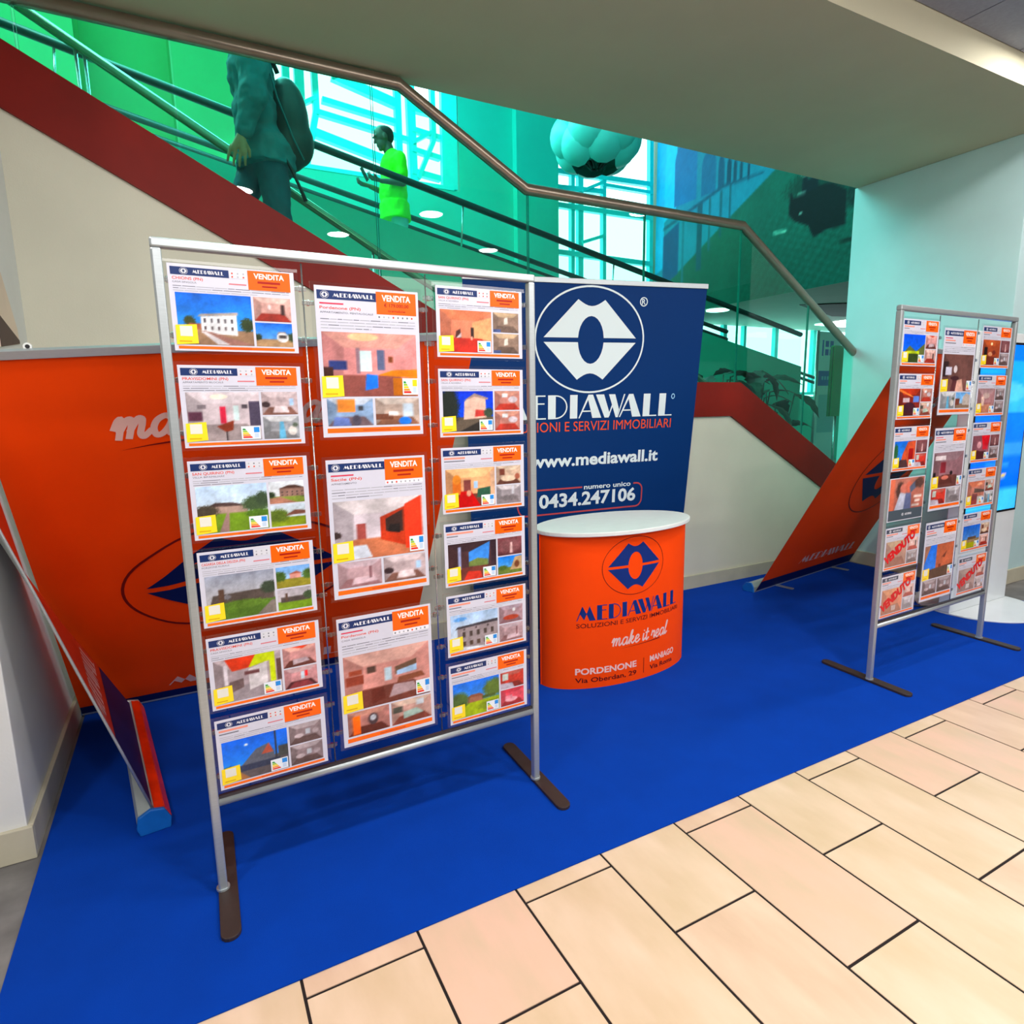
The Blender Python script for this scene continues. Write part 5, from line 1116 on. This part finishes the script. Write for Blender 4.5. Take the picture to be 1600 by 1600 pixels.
# potted plants beyond the lower flight
m_leaf = mat('dark_leaf', C(0, 50, 32), 0.4, noise=0.2, nscale=12); m_pot = mat('grey_pot', C(90, 120, 112), 0.6, noise=0.05, nscale=8)
def leafmesh(L, Wd, seed_):
    rr = random.Random(seed_); n = 9; v = []; f = []
    for i in range(n + 1):
        t = i/n; wd = Wd*math.sin(math.pi*min(1, t*.97 + .03))**.7*(1 - .35*t)*(1 if i % 2 else .72); z = .10*L*math.sin(math.pi*t) - .35*L*t*t
        v += [(t*L, -wd/2, z - .02*L), (t*L, 0, z), (t*L, wd/2, z - .02*L)]
    for i in range(n): f += [(3*i, 3*i+3, 3*i+4, 3*i+1), (3*i+1, 3*i+4, 3*i+5, 3*i+2)]
    me = bpy.data.meshes.new('leaf'); me.from_pydata(v, [], f); me.materials.append(m_leaf); return me
LM = [leafmesh(.40, .30, 1), leafmesh(.32, .26, 2), leafmesh(.44, .18, 3)]
def plant(x, y, h, nl, sd, label):
    rr = random.Random(sd); r = empty('potted_plant', loc=(x, y, 0), label=label, cat='plant', group='plants behind the glass')
    MB().cyl((0, 0, 0), .15, .36, 24, r2=.20).build('pot', m_pot, r)
    for k in range(nl):
        a = rr.uniform(0, 6.28); t = rr.uniform(.55, 1); rad = rr.uniform(.06, .28)
        tip = Vector((math.cos(a)*rad, math.sin(a)*rad, .36 + (h - .36)*t))
        st = MB().tube([(0, 0, .33), tip*.5 + Vector((0, 0, .12)), tip], .008, 6).build('stem', m_leaf, r, smooth=True)
        o = bpy.data.objects.new('leaf', rr.choice(LM)); link(o, r); o.location = tip; o.rotation_euler = (rr.uniform(-.4, .4), rr.uniform(-.3, .7), a)
plant(5.55, 5.40, 1.80, 12, 2, 'leafy potted plant left of the glass joint, beyond the stair landing')
plant(6.10, 5.36, 1.84, 16, 5, 'larger leafy potted plant behind the lower stair glass')
plant(6.75, 5.60, 1.60, 9, 9, 'small leafy potted plant nearest the sign')

# ------------------------------------------------------------------ people
FOLD = bpy.data.textures.new('cloth_folds', 'CLOUDS'); FOLD.noise_scale = 0.11; FOLD.noise_depth = 2
def blob(name, mb, m, parent, voxel=.012, it=3, loc=None, folds=0.0):
    me = mb.mesh(name); me.materials.append(m); o = bpy.data.objects.new(name, me); link(o, parent)
    if loc is not None: o.location = loc
    md = o.modifiers.new('remesh', 'REMESH'); md.mode = 'VOXEL'; md.voxel_size = voxel; md.use_smooth_shade = True
    sm = o.modifiers.new('smooth', 'SMOOTH'); sm.factor = .5; sm.iterations = it
    if folds:
        dp = o.modifiers.new('folds', 'DISPLACE'); dp.texture = FOLD; dp.strength = folds; dp.mid_level = .5
    return o
def hand(mb, wrist, d, palmn, s=1.0, curl=.5, thumb=1):
    """palm and five bent fingers from the wrist, pointing along d; palmn = palm normal"""
    d = Vector(d).normalized(); n = Vector(palmn).normalized(); side = d.cross(n).normalized(); w_ = Vector(wrist)
    mb.capsule(w_, w_ + d*.05*s + side*.018*s, .022*s, .019*s); mb.capsule(w_ + side*.0, w_ + d*.075*s - side*.024*s, .022*s, .016*s); mb.capsule(w_, w_ + d*.075*s + side*.024*s, .021*s, .016*s)
    for k, (o_, L) in enumerate(((-.037, .068), (-.012, .078), (.012, .074), (.035, .058))):
        p0 = w_ + d*.078*s + side*o_*s; d1 = (d*math.cos(curl*.5) + n*math.sin(curl*.5)).normalized(); d2 = (d*math.cos(curl*1.5) + n*math.sin(curl*1.5)).normalized()
        p1 = p0 + d1*L*.52*s; p2 = p1 + d2*L*.48*s
        p1 = p1 + side*o_*.12*s; p2 = p2 + side*o_*.2*s; mb.capsule(p0 - d*.012, p1, .0088*s, .0080*s, 10); mb.capsule(p1, p2, .0080*s, .0066*s, 10)
    t0 = w_ + d*.028*s - side*.022*s*thumb; t1 = t0 + (d*.6 - side*.6*thumb + n*.45).normalized()*.038*s; t2 = t1 + (d*.85 - side*.2*thumb + n*.45).normalized()*.030*s
    mb.capsule(t0, t1, .012*s, .010*s, 10); mb.capsule(t1, t2, .010*s, .008*s, 10)
def head(mb, c, f, s=1.0, tilt=0.0):
    """skull, jaw, nose, brow, lips and ears; f = facing direction"""
    c = Vector(c); f = Vector(f).normalized(); side = Vector((0, 0, 1)).cross(f).normalized(); u = f.cross(side)*1.0; u = Vector((0, 0, 1)) - f*f.z; u.normalize()
    P = lambda a, b, h: c + f*a*s + side*b*s + u*h*s
    mb.ell(P(-.012, 0, .022), (.092*s, .080*s, .098*s), 20, 14)
    mb.ell(P(.022, 0, -.045), (.066*s, .058*s, .080*s), 18, 12)
    mb.capsule(P(.085, 0, .012), P(.103, 0, -.024), .008*s, .014*s, 10)
    mb.capsule(P(.078, -.035, .032), P(.078, .035, .032), .012*s, .012*s, 10)
    mb.capsule(P(.082, -.018, -.062), P(.082, .018, -.062), .009*s, .009*s, 8)
    mb.ell(P(.066, 0, -.100), (.026*s, .030*s, .022*s), 12, 8)
    for sd in (-1, 1): mb.ell(P(-.004, sd*.080, -.008), (.022*s, .010*s, .034*s), 12, 8)
m_skin = mat('tan_skin', C(176, 128, 96), 0.55, noise=0.06, nscale=20)
m_skin2 = mat('dark_skin', C(84, 80, 72), 0.55, noise=0.06, nscale=20)
m_jacket = mat('teal_jacket', C(10, 112, 124), 0.8, noise=0.10, nscale=9, bump=.3, bscale=60)
m_jeans = mat('teal_blue_jeans', C(8, 84, 102), 0.85, noise=0.14, nscale=14)
m_shoe = mat('dark_shoe', C(30, 34, 38), 0.5, noise=0.1, nscale=20)
m_hair = mat('brown_hair', C(96, 54, 36), 0.8, noise=0.2, nscale=60)
m_hair2 = mat('black_hair', C(24, 34, 34), 0.8, noise=0.2, nscale=60)
m_pack = mat('dark_teal_nylon', C(8, 52, 58), 0.45, noise=0.12, nscale=10)
m_tee = mat('neon_green_tee', C(70, 240, 0), 0.8, noise=0.06, nscale=8, bump=.2, bscale=50)
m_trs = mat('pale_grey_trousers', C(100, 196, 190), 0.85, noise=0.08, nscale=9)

# man walking up the stairs, body turned left
Zf = 2.15; ox, oy = .62, 4.55
def q_(x, y, z): return (x - ox, y - oy, z - Zf)
bd = MB()
head(bd, q_(.50, oy, 3.885), (-1, 0, -.12), 1.06)
bd.capsule(q_(.545, oy, 3.80), q_(.57, oy, 3.66), .058, .064)
bd.ell(q_(.60, oy, 3.44), (.105, .165, .26)); bd.ell(q_(.63, oy, 3.12), (.10, .15, .18))
for sd, sh, el, wr in ((-1, (.595, oy-.185, 3.60), (.585, oy-.235, 3.30), (.495, oy-.235, 3.085)), (1, (.595, oy+.185, 3.60), (.63, oy+.22, 3.32), (.56, oy+.22, 3.09))):
    bd.capsule(q_(*sh), q_(*el), .050, .040); bd.capsule(q_(*el), q_(*wr), .040, .027)
hand(bd, q_(.488, oy-.237, 3.065), (-.28, 0, -1), (.2, 1, 0), 1.15, .5, -1)
hand(bd, q_(.555, oy+.22, 3.075), (-.25, 0, -1), (.2, -1, 0), 1.1, .5, 1)
legs = ((-1, (.66, oy-.085, 3.04), (.70, oy-.085, 2.64), (.80, oy-.085, 2.25), Zf), (1, (.61, oy+.085, 3.04), (.47, oy+.085, 2.72), (.50, oy+.085, 2.40), Zf+.16))
for sd, hp, kn, an, zf in legs:
    bd.capsule(q_(*hp), q_(*kn), .082, .058); bd.capsule(q_(*kn), q_(*an), .056, .040)
    bd.capsule(q_(an[0]+.02, an[1], zf+.045), q_(an[0]-.15, an[1], zf+.032), .036, .028)
p1 = blob('person', bd, m_skin, None, .006, 1, loc=(ox, oy, Zf)); tag(p1, 'person in teal jacket and jeans with a backpack climbing the stairs', 'person')
jk = MB()
jk.ell(q_(.60, oy, 3.50), (.135, .205, .20)); jk.ell(q_(.61, oy, 3.26), (.140, .195, .24)); jk.ell(q_(.625, oy, 3.10), (.150, .200, .17)); jk.ell(q_(.665, oy, 3.07), (.185, .20, .13)); jk.edisc(q_(.645, oy, 2.965), .165, .205, .17, flare=1.10)
jk.capsule(q_(.58, oy, 3.67), q_(.565, oy, 3.72), .085, .075)
for sd, sh, el, wr in ((-1, (.59, oy-.185, 3.60), (.575, oy-.240, 3.30), (.505, oy-.238, 3.105)), (1, (.60, oy+.185, 3.595), (.63, oy+.225, 3.32), (.565, oy+.22, 3.12))):
    jk.capsule(q_(*sh), q_(*el), .094, .080); jk.capsule(q_(*el), q_(*wr), .080, .056)
jo = blob('jacket', jk, m_jacket, p1, .010, 4, folds=.045)
tr = MB(); tr.ell(q_(.635, oy, 3.03), (.125, .165, .13))
for sd, hp, kn, an, zf in legs:
    tr.capsule(q_(*hp), q_(*kn), .102, .080); tr.capsule(q_(*kn), q_(an[0], an[1], an[2]-.03), .080, .070)
blob('trousers', tr, m_jeans, p1, .010, 4, folds=.03)
for sd, hp, kn, an, zf in legs:
    sh_ = MB(); sh_.capsule(q_(an[0]+.035, an[1], zf+.052), q_(an[0]-.15, an[1], zf+.042), .050, .040); sh_.box(q_(an[0]-.185, an[1]-.045, zf), q_(an[0]+.08, an[1]+.045, zf+.03)); blob('shoe', sh_, m_shoe, p1, .009, 3)
hr = MB(); hr.ell(q_(.53, oy, 3.935), (.100, .092, .085)); hr.ell(q_(.575, oy, 3.88), (.060, .084, .085)); blob('hair', hr, m_hair, p1, .010, 2)
# his backpack
bp = empty('backpack', loc=(.80, 4.55, 3.0), label='dark rounded backpack on the back of the person climbing stairs', cat='backpack')
k_ = MB(); k_.ell((.0, 0, .26), (.135, .155, .28)); k_.ell((.0, 0, .14), (.125, .155, .16)); k_.ell((.06, 0, .16), (.10, .12, .14)); blob('pack_body', k_, m_pack, bp, .012, 4)
MB().tube([(-.06, -.12, .50), (-.13, -.16, .64), (-.20, -.16, .69), (-.28, -.17, .58)], .014, 8).build('shoulder_strap', m_pack, bp, smooth=True)
MB().tube([(-.06, .12, .50), (-.13, .16, .64), (-.20, .16, .69), (-.28, .17, .58)], .014, 8).build('shoulder_strap', m_pack, bp, smooth=True)
MB().tube([(-.07, -.15, .04), (-.03, -.17, -.05), (.02, -.17, -.16), (.05, -.17, -.24)], [.008, .010, .010, .014], 8).build('hanging_strap', m_shoe, bp, smooth=True)
MB().tube([(-.13, -.165, .55), (-.08, -.172, .34), (.0, -.172, .12), (.06, -.16, .01)], .006, 8).build('piping', m_jacket, bp, smooth=True)

# man in a neon green T-shirt on the walkway
Zg = 2.78; ox, oy = 2.36, 7.2
def q2(x, y, z): return (x - ox, y - oy, z - Zg)
bd = MB()
head(bd, q2(2.255, oy, 4.365), (-1, 0, -.45), 1.0)
bd.capsule(q2(2.31, oy, 4.30), q2(2.345, oy, 4.18), .054, .064)
bd.ell(q2(2.37, oy, 4.02), (.10, .16, .24)); bd.ell(q2(2.38, oy, 3.72), (.10, .15, .17))
for sd, sh, el, wr in ((-1, (2.38, oy-.185, 4.13), (2.40, oy-.22, 3.86), (2.17, oy-.18, 3.86)), (1, (2.38, oy+.185, 4.13), (2.36, oy+.22, 3.86), (2.14, oy+.16, 3.90))):
    bd.capsule(q2(*sh), q2(*el), .046, .038); bd.capsule(q2(*el), q2(*wr), .038, .026)
hand(bd, q2(2.15, oy-.178, 3.865), (-1, 0, .1), (0, 0, 1), 1.0, .8, 1)
hand(bd, q2(2.12, oy+.158, 3.905), (-1, 0, .1), (0, 0, 1), 1.0, .8, -1)
legs = ((-1, (2.39, oy-.085, 3.62), (2.38, oy-.085, 3.22), (2.42, oy-.085, 2.88)), (1, (2.37, oy+.085, 3.62), (2.31, oy+.085, 3.24), (2.30, oy+.085, 2.88)))
for sd, hp, kn, an in legs:
    bd.capsule(q2(*hp), q2(*kn), .08, .056); bd.capsule(q2(*kn), q2(*an), .054, .040); bd.capsule(q2(an[0]+.02, an[1], 2.83), q2(an[0]-.15, an[1], 2.815), .036, .028)
p2 = blob('person', bd, m_skin2, None, .006, 2, loc=(ox, oy, Zg)); tag(p2, 'person in neon green T-shirt looking down on the moving walkway', 'person')
tee = MB(); tee.ell(q2(2.36, oy, 4.06), (.135, .205, .20)); tee.ell(q2(2.355, oy, 3.82), (.158, .190, .25)); tee.ell(q2(2.36, oy, 3.66), (.165, .190, .15)); tee.edisc(q2(2.365, oy, 3.52), .158, .205, .18, flare=1.05)
for sd, sh, el, wr in ((-1, (2.38, oy-.185, 4.12), (2.395, oy-.215, 3.95), 0), (1, (2.38, oy+.185, 4.12), (2.365, oy+.215, 3.95), 0)): tee.capsule(q2(*sh), q2(*el), .072, .066)
blob('t_shirt', tee, m_tee, p2, .010, 4, folds=.03)
tr = MB(); tr.ell(q2(2.385, oy, 3.62), (.115, .155, .12))
for sd, hp, kn, an in legs: tr.capsule(q2(*hp), q2(*kn), .098, .078); tr.capsule(q2(*kn), q2(an[0], an[1], an[2]-.01), .078, .068)
blob('trousers', tr, m_trs, p2, .010, 4, folds=.025)
for sd, hp, kn, an in legs:
    sh_ = MB(); sh_.capsule(q2(an[0]+.035, an[1], Zg+.052), q2(an[0]-.15, an[1], Zg+.042), .050, .040); sh_.box(q2(an[0]-.185, an[1]-.045, Zg), q2(an[0]+.08, an[1]+.045, Zg+.03)); blob('shoe', sh_, m_shoe, p2, .009, 3)
hr = MB(); hr.ell(q2(2.285, oy, 4.417), (.098, .090, .070)); hr.ell(q2(2.325, oy, 4.385), (.060, .082, .080)); blob('hair', hr, m_hair2, p2, .010, 2)
o = MB().box((-.012, -.036, 0), (.0, .036, .145)).build('phone', m_black, bevel=.003); o.location = (2.075, 7.19, 3.90); o.rotation_euler = (0, -.5, 0); tag(o, 'dark phone held by the person in neon green', 'phone')

r = empty('column_poster', loc=(-.5645, 3.0, 1.7), label='beige sheet with dark lower edge fixed to the left column', cat='poster')
P0 = [(3.115,2.05),(3.20,1.99),(3.36,1.80),(3.36,1.74),(3.02,1.70),(3.02,2.05)]
q = MB(); q.prism([(0.0, y - 3.0, z - 1.7) for y, z in P0], (.003, 0, 0)); q.build('sheet', mat('beige_print', C(226, 206, 186), 0.6, noise=0.04, nscale=5), r)
q = MB(); q.prism([(.003, y - 3.0, z - 1.7) for y, z in [(3.02,1.70),(3.36,1.742),(3.36,1.755),(3.20,1.79),(3.02,1.83)]], (.002, 0, 0)); q.build('dark_edge', mat('brown_print', C(70, 44, 38), 0.6, noise=0.08, nscale=9), r)
